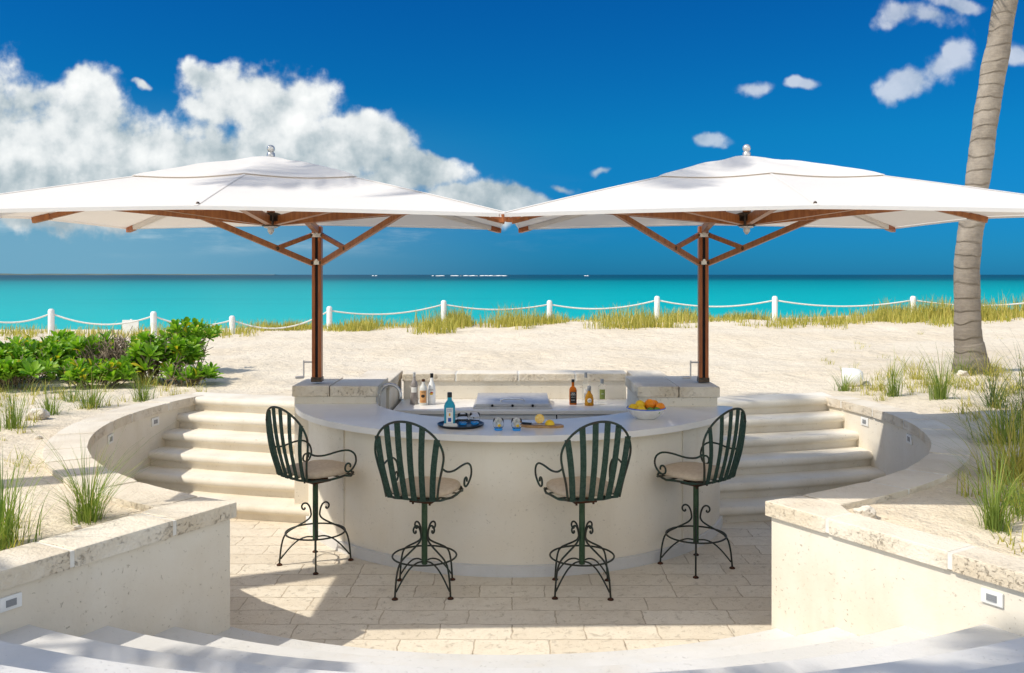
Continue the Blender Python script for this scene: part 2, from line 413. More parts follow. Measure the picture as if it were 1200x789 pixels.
M['orange'] = pmat('orange peel', (.88, .30, .012), (.80, .24, .01), 8, .45, .4, bump=.3, bscale=180, bdist=.001)
M['lemon'] = pmat('lemon peel', (.86, .56, .025), (.80, .50, .02), 8, .45, .4, bump=.3, bscale=160, bdist=.001)
M['lime'] = pmat('lime peel', (.10, .22, .02), (.16, .28, .03), 8, .4, .4, bump=.2, bscale=160, bdist=.001)
M['citrus_flesh'] = pmat('cut citrus flesh', (.84, .50, .06), (.88, .64, .22), 60, .3, .5)
M['bowl'] = pmat('white ceramic', (.76, .74, .70), (.70, .67, .62), 20, .25)
M['blue_rim'] = pmat('blue glaze', (.08, .16, .55), None, rough=.2)
M['rock'] = coral_mat('pitted coral rock', (.72, .67, .58), (.60, .52, .42))
M['land'] = pmat('distant scrub', (.10, .13, .12), (.15, .17, .14), .002, 1, 0)
M['foam'] = pmat('white foam', (.85, .87, .87), None, rough=.9)

# ------------------------------------------------------------------ object helpers
def link(o, parent=None):
    COL.objects.link(o)
    if parent is not None: o.parent = parent
    return o
def obj(name, bm, mats, parent=None, smooth=False, loc=None, auto=None):
    me = bpy.data.meshes.new(name)
    bmesh.ops.recalc_face_normals(bm, faces=bm.faces[:])
    bm.to_mesh(me); bm.free()
    if not isinstance(mats, (list, tuple)): mats = [mats]
    for m in mats: me.materials.append(m)
    if smooth or auto:
        me.polygons.foreach_set('use_smooth', [True] * len(me.polygons))
        if auto: me.set_sharp_from_angle(angle=R(auto))
    o = bpy.data.objects.new(name, me)
    if loc is not None: o.location = loc
    return link(o, parent)
def tag(o, label, cat, group=None, kind=None):
    if label: o['label'] = label
    if cat: o['category'] = cat
    if group: o['group'] = group
    if kind: o['kind'] = kind
    return o
def thing(name, label, cat, loc=(0, 0, 0), rz=0, group=None):
    o = bpy.data.objects.new(name, None); o.empty_display_size = .1
    o.location = loc; o.rotation_euler = (0, 0, rz); link(o)
    return tag(o, label, cat, group)
def dup(root, loc, rz, label, group=None):
    def cp(o, par):
        c = o.copy(); link(c)
        if par is not None:
            c.parent = par; c.matrix_parent_inverse = o.matrix_parent_inverse
        for ch in list(o.children): cp(ch, c)
        return c
    r = cp(root, None); r.location = loc; r.rotation_euler = (0, 0, rz); r['label'] = label
    if group: r['group'] = group
    return r

def BM(): return bmesh.new()
def box(bm, x0, x1, y0, y1, z0, z1, mi=0, bev=0):
    vs = [bm.verts.new(p) for p in ((x0, y0, z0), (x1, y0, z0), (x1, y1, z0), (x0, y1, z0), (x0, y0, z1), (x1, y0, z1), (x1, y1, z1), (x0, y1, z1))]
    fs = []
    for q in ((0, 3, 2, 1), (4, 5, 6, 7), (0, 1, 5, 4), (1, 2, 6, 5), (2, 3, 7, 6), (3, 0, 4, 7)):
        f = bm.faces.new([vs[i] for i in q]); f.material_index = mi; fs.append(f)
    if bev:
        ed = list({e for f in fs for e in f.edges})
        r = bmesh.ops.bevel(bm, geom=ed, offset=bev, segments=2, affect='EDGES', profile=.6)
        for f in r['faces']: f.material_index = mi
    return vs
def prism(bm, poly, z0, z1, mi=0, bev=0):
    a = [bm.verts.new((x, y, z0)) for x, y in poly]; b = [bm.verts.new((x, y, z1)) for x, y in poly]
    n = len(poly); fs = [bm.faces.new(a[::-1]), bm.faces.new(b)]
    for i in range(n): fs.append(bm.faces.new((a[i], a[(i + 1) % n], b[(i + 1) % n], b[i])))
    for f in fs: f.material_index = mi
    if bev:
        ed = list(fs[1].edges) + [e for v in b for e in v.link_edges if all(w in a or w in b for w in e.verts)]
        r = bmesh.ops.bevel(bm, geom=list(set(ed)), offset=bev, segments=2, affect='EDGES', profile=.6)
        for f in r['faces']: f.material_index = mi
def catmull(pts, sub=6, closed=False):
    P = [Vector(p) for p in pts]; n = len(P); out = []
    rng = n if closed else n - 1
    for i in range(rng):
        p0 = P[(i - 1) % n] if closed or i > 0 else P[0] * 2 - P[1]
        p1 = P[i]; p2 = P[(i + 1) % n]
        p3 = P[(i + 2) % n] if closed or i + 2 < n else P[-1] * 2 - P[-2]
        for k in range(sub):
            t = k / sub
            out.append(.5 * ((2 * p1) + (p2 - p0) * t + (2 * p0 - 5 * p1 + 4 * p2 - p3) * t * t + (3 * p1 - p0 - 3 * p2 + p3) * t ** 3))
    if not closed: out.append(P[-1])
    return out
def tube(bm, pts, r, n=8, closed=False, mi=0, caps=True):
    P = [Vector(p) for p in pts]; m = len(P); rings = []
    up = None
    for i in range(m):
        a = P[(i - 1) % m] if closed or i > 0 else P[i]
        b = P[(i + 1) % m] if closed or i < m - 1 else P[i]
        d = (b - a).normalized()
        if up is None:
            up = Vector((0, 0, 1)) if abs(d.z) < .9 else Vector((1, 0, 0))
        s = d.cross(up)
        if s.length < 1e-5: s = d.cross(Vector((.3, .8, .5)))
        s.normalize(); up = s.cross(d).normalized()
        rr = r[i] if isinstance(r, (list, tuple)) else r
        rings.append([bm.verts.new(P[i] + (s * math.cos(2 * math.pi * k / n) + up * math.sin(2 * math.pi * k / n)) * rr) for k in range(n)])
    for i in range(m if closed else m - 1):
        A = rings[i]; B = rings[(i + 1) % m]
        for k in range(n):
            f = bm.faces.new((A[k], A[(k + 1) % n], B[(k + 1) % n], B[k])); f.material_index = mi
    if caps and not closed:
        f = bm.faces.new(rings[0][::-1]); f.material_index = mi
        f = bm.faces.new(rings[-1]); f.material_index = mi
def bar(bm, p, q, w, h, mi=0, up=(0, 0, 1), ext=0):
    p = Vector(p); q = Vector(q); d = (q - p).normalized(); p = p - d * ext; q = q + d * ext
    s = d.cross(Vector(up))
    if s.length < 1e-4: s = d.cross(Vector((0, 1, 0)))
    s.normalize(); u = s.cross(d).normalized()
    vs = []
    for c in (p, q):
        for a, b in ((-1, -1), (1, -1), (1, 1), (-1, 1)): vs.append(bm.verts.new(c + s * a * w / 2 + u * b * h / 2))
    for qd in ((3, 2, 1, 0), (4, 5, 6, 7), (0, 1, 5, 4), (1, 2, 6, 5), (2, 3, 7, 6), (3, 0, 4, 7)):
        f = bm.faces.new([vs[i] for i in qd]); f.material_index = mi
def lathe(bm, prof, n=24, cx=0, cy=0, z=0, mi=0, sq=None):
    rings = []
    for (r, h) in prof:
        if r <= 1e-6: rings.append([bm.verts.new((cx, cy, z + h))]); continue
        ring = []
        for k in range(n):
            a = 2 * math.pi * k / n; c, s = math.cos(a), math.sin(a)
            if sq:
                e = 2.0 / sq; c = math.copysign(abs(c) ** e, c); s = math.copysign(abs(s) ** e, s)
            ring.append(bm.verts.new((cx + r * c, cy + r * s, z + h)))
        rings.append(ring)
    for A, B in zip(rings[:-1], rings[1:]):
        if len(A) == 1 and len(B) == 1: continue
        for k in range(n):
            k2 = (k + 1) % n
            if len(A) == 1: f = bm.faces.new((A[0], B[k2], B[k]))
            elif len(B) == 1: f = bm.faces.new((A[k], A[k2], B[0]))
            else: f = bm.faces.new((A[k], A[k2], B[k2], B[k]))
            f.material_index = mi
def sphere(bm, c, r, n=16, mi=0, sc=(1, 1, 1)):
    c = Vector(c)
    prof = [(math.sin(math.pi * i / (n // 2)), -math.cos(math.pi * i / (n // 2))) for i in range(n // 2 + 1)]
    st = len(bm.verts)
    lathe(bm, [(max(0, a) if 0 < i < len(prof) - 1 else 0, b) for i, (a, b) in enumerate(prof)], n, mi=mi)
    bm.verts.ensure_lookup_table()
    for v in bm.verts[st:]: v.co = Vector((v.co.x * sc[0], v.co.y * sc[1], v.co.z * sc[2])) * r + c
def text_part(name, s, size, mat, parent, loc, rot=(R(90), 0, 0), ext=.0006):
    c = bpy.data.curves.new('lettering', 'FONT'); c.body = s; c.size = size; c.align_x = 'CENTER'; c.align_y = 'CENTER'; c.extrude = ext
    t = bpy.data.objects.new('lettering', c)
    me = bpy.data.meshes.new_from_object(t); bpy.data.objects.remove(t); bpy.data.curves.remove(c)
    me.name = name; me.materials.clear(); me.materials.append(mat)
    o = bpy.data.objects.new(name, me); o.location = loc; o.rotation_euler = rot
    return link(o, parent)

# ------------------------------------------------------------------ layout of the sunken court
CX, CY = -0.03, 8.57            # centre of the round court
RW = 3.70                       # inner face of its wall
TH = R(26.4)                    # half angle of the front stairs
ZP = 0.90                       # top of the copings
def pol(r, th): return (CX + r * math.sin(th), CY - r * math.cos(th))   # th = 0 points at the camera
def nose_y(k, x): return 9.15 - .27 * (6 - k) + .05 * x * x

CORN = {-1: (-1.634, 5.278), 1: (1.512, 5.315)}       # the two wall ends beside the front stairs
PHI = {-1: R(29.3), 1: R(31.8)}                        # and the way those walls run
def rw(sg, th): return 3.67 if sg < 0 else 3.60 + .09 * sm(.45, 1.2, th)
def flank(sg, x, y):                                    # distance behind the stair-side face of the wall
    dx, dy = sg * (x - CORN[sg][0]), y - CORN[sg][1]
    return dx * math.cos(PHI[sg]) + dy * math.sin(PHI[sg])
def th_lim(sg, r, off=.10):
    a, b = R(10), R(60)
    for _ in range(26):
        m = (a + b) / 2; x, y = pol(r, sg * m)
        if flank(sg, x, y) > off: b = m
        else: a = m
    return a
def sm(a, b, v):
    t = min(1, max(0, (v - a) / (b - a))); return t * t * (3 - 2 * t)
def zsand(x, y):
    crest = 1.03 + .019 * max(-9, min(11, x))
    z = .862 + (crest - .862) * sm(11, 20, y)
    r = math.hypot(x - CX, y - CY)
    und = noise.noise((x * .35, y * .35, 3)) * .07 + noise.noise((x * 1.3, y * 1.3, 9)) * .028 + noise.noise((x * 4, y * 4, 1)) * .022
    near = sm(4.05, 5.0, r) if y < 9.4 + .05 * x * x else sm(9.7, 11, y)
    z += und * near * (1 if y < 22 else .6)
    # little dune on the right with the palm, and on the far left
    z += .16 * math.exp(-((x - 5.9) ** 2 + (y - 11.3) ** 2) / 3.0)
    z += .10 * math.exp(-((x - 5.5) ** 2 + (y - 7.5) ** 2) / 1.5)
    e = 22.6 + .4 * math.sin(x * .3)
    if y > e: z -= min(5.0, (y - e) * .17)
    return z
def in_pit(x, y):
    dx, dy = x - CX, y - CY; r = math.hypot(dx, dy)
    if r < 3.83 and y < 9.32 + .05 * x * x: return True
    if abs(x) < 1.62 and 8 < y < 9.72: return True
    if dy < 0 and r < 9.5:
        if flank(1 if dx > 0 else -1, x, y) < .11: return True
    return False

def grid_lines(a, segs):
    out = [a]
    for to, st in segs:
        n = max(1, int(round((to - out[-1]) / st))); s0 = out[-1]
        out += [s0 + (to - s0) * (i + 1) / n for i in range(n)]
    return out
def build_sand():
    xs = grid_lines(-400, [(-60, 40), (-20, 4), (-8, .4), (8, .085), (20, .4), (60, 4), (400, 40)])
    ys = grid_lines(-60, [(-8, 6), (0, .5), (13, .085), (24, .25), (60, 2), (90, 10)])
    bm = BM(); vv = {}
    for j, y in enumerate(ys):
        for i, x in enumerate(xs): vv[i, j] = None
    def V(i, j):
        if vv[i, j] is None: vv[i, j] = bm.verts.new((xs[i], ys[j], zsand(xs[i], ys[j])))
        return vv[i, j]
    for j in range(len(ys) - 1):
        for i in range(len(xs) - 1):
            if in_pit((xs[i] + xs[i + 1]) / 2, (ys[j] + ys[j + 1]) / 2): continue
            bm.faces.new((V(i, j), V(i + 1, j), V(i + 1, j + 1), V(i, j + 1)))
    o = obj('ground', bm, M['sand'], smooth=True); o['kind'] = 'structure'
build_sand()

# sea
bm = BM()
vs = [bm.verts.new(p) for p in ((-40000, 26, -1.2), (40000, 26, -1.2), (40000, 60000, -1.2), (-40000, 60000, -1.2))]
bm.faces.new(vs); tag(obj('water', bm, M['sea']), None, None, kind='structure')
# low land far off to the left
bm = BM()
pts = [(-6800 + i * 60, 9000) for i in range(74)]
for j, (x, y) in enumerate(pts[:-1]):
    t = j / 72.0
    h1 = (6 + 9 * abs(noise.noise((j * .13, 0, 0))) + 5 * noise.noise((j * .5, 3, 0))) * (1 - t ** 4); x2 = pts[j + 1][0]
    t2 = (j + 1) / 72.0; h2 = (6 + 9 * abs(noise.noise(((j + 1) * .13, 0, 0))) + 5 * noise.noise(((j + 1) * .5, 3, 0))) * (1 - t2 ** 4)
    a = [bm.verts.new(p) for p in ((x, y, -3), (x2, y, -3), (x2, y + 60, h2 + 4), (x, y + 60, h1 + 4), (x, y + 400, -3), (x2, y + 400, -3))]
    bm.faces.new((a[0], a[1], a[2], a[3])); bm.faces.new((a[3], a[2], a[5], a[4]))
tag(obj('hills', bm, M['land'], smooth=True), None, None, kind='structure')
# breakers on the outer reef
bm = BM()
random.seed(3)
for i in range(26):
    x = -190 + i * 7 + random.uniform(-3, 3); x -= 0; s = random.uniform(.6, 2.2)
    y = 2300 + random.uniform(-60, 60)
    if i in (3, 4, 9, 15): continue
    sphere(bm, (x, y, -1.2), 1, 8, sc=(s * 4, 3, s * .9))
for x in (-360, -352, -205, 190, 196):
    sphere(bm, (x, 2300, -1.2), 1, 8, sc=(3.5, 3, 1.6))
tag(obj('reef_surf', bm, M['foam'], smooth=True), 'white line of surf breaking on the far reef', 'surf', kind='stuff')

# patio floor of the court
bm = BM()
c = [bm.verts.new(pol(3.95, 2 * math.pi * i / 96) + (0,)) for i in range(96)]
bm.faces.new(c); tag(obj('patio', bm, M['paver']), None, None, kind='structure')

# ------------------------------------------------------------------ stairs
def prof(z, rise=.15, back=.62, r=.042):
    rc = .055 if r > .02 else .03
    p = [(rc, z - rise - .02), (rc, z - 2.3 * r - .002), (rc * .8, z - 2 * r)]
    for i in range(7):
        a = math.pi * 1.25 - (math.pi * .75) * i / 6
        p.append((r + r * math.cos(a), z - r + r * math.sin(a)))
    p.append((back, z)); return p
def sweep(bm, rows):
    V = [[bm.verts.new(p) for p in r] for r in rows]
    for A, B in zip(V[:-1], V[1:]):
        for k in range(len(A) - 1): bm.faces.new((A[k], A[k + 1], B[k + 1], B[k]))
    bm.faces.new(V[0]); bm.faces.new(V[-1][::-1])

def side_stairs(sg, label):
    t = thing('stone_stairs', label, 'stairs', (sg * 2.7, 8.9, 0))
    for k in range(1, 7):
        z = .15 * k
        xo = 3.5
        for _ in range(30): xo = math.sqrt(max(.1, 3.80 ** 2 - (nose_y(k, xo) - CY) ** 2))
        xi = 1.62 if k > 4 else 1.45
        rows = []
        back = .62 if k < 6 else .42
        for i in range(25):
            x = xi + (xo + sg * CX - xi) * i / 24
            rows.append([(sg * x - sg * 2.7, nose_y(k, x) + o + noise.noise((x * 3, k, sg)) * .004 - 8.9, zz) for o, zz in prof(z, back=back)])
        bm = BM(); sweep(bm, rows)
        obj('step', bm, M['smooth_stone'], t, auto=50)
side_stairs(-1, 'pale stone stairs left of the bar, climbing to the sand')
side_stairs(1, 'pale stone stairs right of the bar, half in parasol shade')

t = thing('stone_stairs', 'broad white curved stairs in the foreground descending to the patio', 'stairs', (CX, CY - 4.5, 0))
for k in range(1, 7):
    z = .15 * k; r0 = 3.66 + .42 * (k - 1)
    rows = []
    n = 48
    for i in range(n + 1):
        f_ = -1 + 2 * i / n; sg_ = 1 if f_ > 0 else -1
        row = []
        for o, zz in prof(z, back=.75 if k < 6 else 3.6, r=.010):
            x, y = pol(r0 + o, f_ * th_lim(sg_, r0 + o)); row.append((x - CX, y - (CY - 4.5), zz))
        rows.append(row)
    bm = BM(); sweep(bm, rows)
    obj('step', bm, M['white_stone'], t, auto=50)

# ------------------------------------------------------------------ court walls with coral copings
random.seed(11)
def coping_strip(bm, quads, z0, z1):
    """quads: plan corner lists of stones; mortar blocks sit between them"""
    for q in quads:
        cx = sum(p[0] for p in q) / len(q); cy = sum(p[1] for p in q) / len(q)
        j = random.uniform(-.004, .004)
        prism(bm, q, z0, z1 + j, 0, .012)
def step_light(parent, loc, rz, w=.135, h=.085):
    f = BM(); box(f, -w / 2, w / 2, -.012, .0, -h / 2, h / 2, 0, .004)
    o = obj('step_light', f, M['white_paint'], parent, loc=loc); o.rotation_euler = (0, 0, rz)
    l = BM(); box(l, -w * .24, w * .24, -.014, -.0125, -h * .24, h * .24)
    for i in range(4):
        z = -h * .2 + i * h * .13; box(l, -w * .22, w * .22, -.0165, -.0145, z - h * .03, z + h * .03)
    obj('louvre', l, M['plate_grey'], o)

def court_wall(sg, label):
    WR = .30 if sg < 0 else .22       # width of the coping beside the front stairs
    WA = .31 if sg < 0 else .28       # and along the curve
    t = thing('curved_wall', label, 'wall', (sg * RW + CX, CY, 0))
    ox, oy = sg * RW + CX, CY
    def P(r, th): x, y = pol(r - RW + rw(sg, th), sg * th); return (x - ox, y - oy)
    cx_, cy_ = CORN[sg]; TH = math.atan2(sg * (cx_ - CX), CY - cy_); ph = PHI[sg]
    th_end = R(112 if sg < 0 else 110)
    n = 60
    bm = BM()
    # arc part of the body
    th0 = TH + .02
    inner = [P(RW + .03, th0 + (th_end - th0) * i / n) for i in range(n + 1)]
    outer = [P(RW + WA - .03, th0 + (th_end - th0) * i / n) for i in range(n + 1)]
    prism(bm, inner + outer[::-1], -.05, ZP - .088)
    # radial part beside the front stairs
    d = Vector((math.sin(ph), -math.cos(ph))); s = Vector((math.cos(ph), math.sin(ph)))
    def Q(r, off):
        v = d * (r - RW) + s * off; return (cx_ + sg * v.x - ox, cy_ + v.y - oy)
    prism(bm, [Q(RW + .03, .028), Q(9.3, .028), Q(9.3, WR - .03), Q(RW + .2, WR - .03)], -.05, ZP - .087)
    obj('wall_body', bm, M['stucco'], t)
    # coping stones
    stones = []; mort = []
    gap = .022
    r = RW + .46; rr = []
    while r < 9.2:
        L = random.uniform(.5, .7); rr.append((r, r + L)); r += L + gap
    for a, b in rr: stones.append([Q(a, 0), Q(b, 0), Q(b, WR), Q(a, WR)])
    # corner stone
    stones.append([Q(RW, 0), Q(RW + .46 - gap, 0), Q(RW + .46 - gap, WR), P(RW + WA, TH + math.atan2(.33, RW)), P(RW, TH + math.atan2(.30, RW))])
    th = TH + .30 / RW + .006
    th = TH + math.atan2(.31, RW)
    while th < th_end - .03:
        L = random.uniform(.45, .72) / RW
        e = min(th + L, th_end)
        if th_end - e < .08: e = th_end
        m = 6
        a = [P(RW, th + .003 + (e - th - .006) * i / m) for i in range(m + 1)]; b = [P(RW + WA, th + .003 + (e - th - .006) * i / m) for i in range(m + 1)]
        stones.append(a + b[::-1]); th = e
    bm = BM(); coping_strip(bm, stones, ZP - .09, ZP)
    obj('coping', bm, M['coral'], t)
    # mortar bed seen in the joints
    bm = BM()
    prism(bm, [Q(RW + .02, .006), Q(9.25, .006), Q(9.25, WR - .007), Q(RW + .1, WR - .007)], ZP - .086, ZP - .006)
    i2 = [P(RW + .007, th0 + .07 + (th_end - .004 - th0 - .07) * i / n) for i in range(n + 1)]
    o2 = [P(RW + WA - .008, th0 + .07 + (th_end - .004 - th0 - .07) * i / n) for i in range(n + 1)]
    prism(bm, i2 + o2[::-1], ZP - .085, ZP - .007)
    obj('mortar_joint', bm, M['mortar'], t)
    # step lights: two on the curve, one on the flank of the front stairs
    for th_ in (R(84), R(99)):
        x, y = P(RW + .029, th_)
        step_light(t, (x, y, .735), (-math.pi / 2 + th_) * -sg + (math.pi if False else 0) if False else math.atan2(-(CX - (x + ox)), (CY - (y + oy))) + math.pi)
    x, y = Q(5.06 if sg < 0 else 5.07, .027)
        # plate's outward side is local -y
    nrm = Vector((sg * -s.x, -s.y))
    step_light(t, (x, y, .735), math.atan2(nrm.x, -nrm.y), .105, .066)
    return t
court_wall(-1, 'curved plastered wall with coral coping around the left stairs')
court_wall(1, 'curved plastered wall with coral coping around the right stairs')

# ------------------------------------------------------------------ the bar
BX, BY = 0.02, 8.55
bar_t = thing('outdoor_bar', 'round cream plaster bar with white counter under the two parasols', 'bar', (BX, BY, 0))
def bp(r, th): return (r * math.sin(th), -r * math.cos(th))
def ring_sector(bm, r0, r1, a0, a1, z0, z1, n=64, bev=0):
    a = [bp(r1, a0 + (a1 - a0) * i / n) for i in range(n + 1)]; b = [bp(r0, a0 + (a1 - a0) * i / n) for i in range(n + 1)]
    prism(bm, a + b[::-1], z0, z1, 0, bev)
bm = BM(); ring_sector(bm, 1.72, 1.92, R(-46), R(45), .0, 1.022); obj('bar_front', bm, M['barfront'], bar_t, auto=30)
for a, b in ((R(-84), R(-46)), (R(45), R(78))):
    bm = BM(); ring_sector(bm, 1.725, 1.932, a, b, .0, 1.021, 24); obj('bar_side', bm, M['stucco'], bar_t, auto=30)
bm = BM(); ring_sector(bm, 1.75, 1.958, R(-83), R(77), .0, .082, 64, .006); obj('plinth', bm, M['white_stone'], bar_t, auto=30)
# counter: a crescent
n = 80
out = [bp(2.05, R(-79) + R(152) * i / n) for i in range(n + 1)]
inn = [bp(1.34, R(-77) + R(150) * i / n) for i in range(n + 1)]
left_end = [(-2.02, -.33), (-1.97, -.255), (-1.45, -.255)]
bm = BM(); prism(bm, out + inn[::-1] + left_end[::-1][:0], 1.022, 1.07, 0, .006)
obj('countertop', bm, M['quartz'], bar_t, auto=30)
bm = BM(); box(bm, -1.995, -1.2, -.52, -.27, 1.022, 1.0685); 
# short returns of the counter up to the two stone blocks
bm.free()
bm = BM(); prism(bm, [bp(2.046, R(-79.5)), (-1.98, -.43), (-1.25, -.43), bp(1.30, R(-76))], 1.0225, 1.0695); obj('countertop', bm, M['quartz'], bar_t)
bm = BM(); prism(bm, [bp(2.0, R(73.5)), (1.80, -.58), (1.20, -.58), (1.27, -.42)][::1], 1.0225, 1.0695); obj('countertop', bm, M['quartz'], bar_t)
# interior face of the bar
# stone blocks that carry the masts
def block(x0, x1, y0, y1, zt, lab):
    bm = BM(); box(bm, x0 + .02, x1 - .02, y0 + .02, y1 - .02, 0, zt - .1)
    o = obj('stone_block', bm, M['stucco'], bar_t)
    bm = BM(); mid = x0 + (x1 - x0) * random.uniform(.42, .55)
    box(bm, x0, mid - .004, y0, y1, zt - .1, zt, 0, .012); box(bm, mid + .004, x1, y0, y1, zt - .1, zt - .003, 0, .012)
    obj('coping', bm, M['coral'], o)
    return o
block(-2.03, -1.245, 8.10 - BY, 8.80 - BY, 1.235, '')
block(1.10, 1.84, 7.93 - BY, 8.80 - BY, 1.25, '')
# back of the bar
def wallpiece(x0, x1, y0, y1, zt, cuts):
    bm = BM(); box(bm, x0 + .02, x1 - .02, y0 + .02, y1 - .02, 0, zt - .085)
    o = obj('back_wall', bm, M['stucco'], bar_t)
    bm = BM(); e = [x0] + cuts + [x1]
    for a, b in zip(e[:-1], e[1:]): box(bm, a + .008, b - .008, y0, y1, zt - .086, zt + random.uniform(-.003, .003), 0, .012)
    obj('coping', bm, M['coral'], o)
    bm = BM(); box(bm, x0 + .012, x1 - .012, y0 + .006, y1 - .006, zt - .083, zt - .007); obj('mortar_joint', bm, M['mortar'], o)
wallpiece(-1.20, 1.22, 9.47 - BY, 9.82 - BY, 1.195, [-.62, .05, .66])
wallpiece(-1.62, -1.22, 8.81 - BY, 9.825 - BY, 1.19, [])
wallpiece(1.24, 1.62, 8.81 - BY, 9.825 - BY, 1.19, [])
# back counter with drawers
bm = BM(); box(bm, -1.19, 1.21, 8.70 - BY, 9.485 - BY, .878, .92, 0, .005); obj('back_counter', bm, M['quartz'], bar_t, auto=30)
bm = BM(); box(bm, -1.185, 1.2, 8.76 - BY, 9.47 - BY, .02, .876); cab = obj('cabinet', bm, M['dark_gap'], bar_t)
xs = [-1.18, -.97, -.40, .42, .98, 1.2]
for a, b in zip(xs[:-1], xs[1:]):
    bm = BM(); box(bm, a + .006, b - .006, 8.735 - BY, 8.758 - BY, .06, .866, 0, .002); d_ = obj('drawer', bm, M['cabinet'], cab)
    if b - a > .3:
        bm = BM(); tube(bm, [(a + (b - a) * .35, 8.70 - BY, .83), (a + (b - a) * .65, 8.70 - BY, .83)], .008); 
        for q in (.37, .63): tube(bm, [(a + (b - a) * q, 8.70 - BY, .83), (a + (b - a) * q, 8.738 - BY, .83)], .006)
        obj('handle', bm, M['steel'], d_, smooth=True)
# gooseneck tap
bm = BM()
bx, by = -1.265, 8.33 - BY
path = [(bx, by, .80), (bx, by, 1.0), (bx, by, 1.11)] + [(bx + .10 - .10 * math.cos(a), by + .02 * math.sin(a), 1.11 + .105 * math.sin(a)) for a in [math.pi * i / 8 for i in range(1, 9)]] + [(bx + .2, by, 1.08)]
tube(bm, catmull(path, 4), .0155, 10); lathe(bm, [(.028, 0), (.028, .02), (.016, .03), (.016, .08)], 14, bx, by, .86)
obj('tap', bm, M['tap_steel'], bar_t, smooth=True)

# ------------------------------------------------------------------ grill on the back counter
gr = thing('barbecue_grill', 'low stainless steel grill built into the back counter', 'grill', (.005, 9.08, .92))
bm = BM(); box(bm, -.39, .39, -.30, .30, .001, .022, 0, .004); obj('grill_frame', bm, M['steel'], gr)
bm = BM()
pr = [(-.27, .024), (-.275, .04), (-.25, .056), (-.02, .088), (.2, .095), (.26, .085), (.26, .024)]
A = [bm.verts.new((-.36 - 0, y, z)) for y, z in pr]; B = [bm.verts.new((.36, y, z)) for y, z in pr]
bm.faces.new(A[::-1]); bm.faces.new(B)
for i in range(len(pr)): j = (i + 1) % len(pr); bm.faces.new((A[i], A[j], B[j], B[i]))
lid = obj('grill_lid', bm, M['steel'], gr, auto=25)
bm = BM(); tube(bm, catmull([(-.12, -.20, .06), (-.10, -.225, .085), (0, -.235, .092), (.10, -.225, .085), (.12, -.20, .06)], 5), .009, 8); obj('handle', bm, M['chrome'], lid, smooth=True)
bm = BM(); box(bm, -.37, .37, -.298, -.28, .024, .05, 0, .003); obj('control_panel', bm, M['steel'], gr)
for x in (-.2, .0, .2):
    bm = BM(); tube(bm, [(x, -.302, .037), (x, -.325, .037)], .013, 12); obj('knob', bm, M['black'], gr)

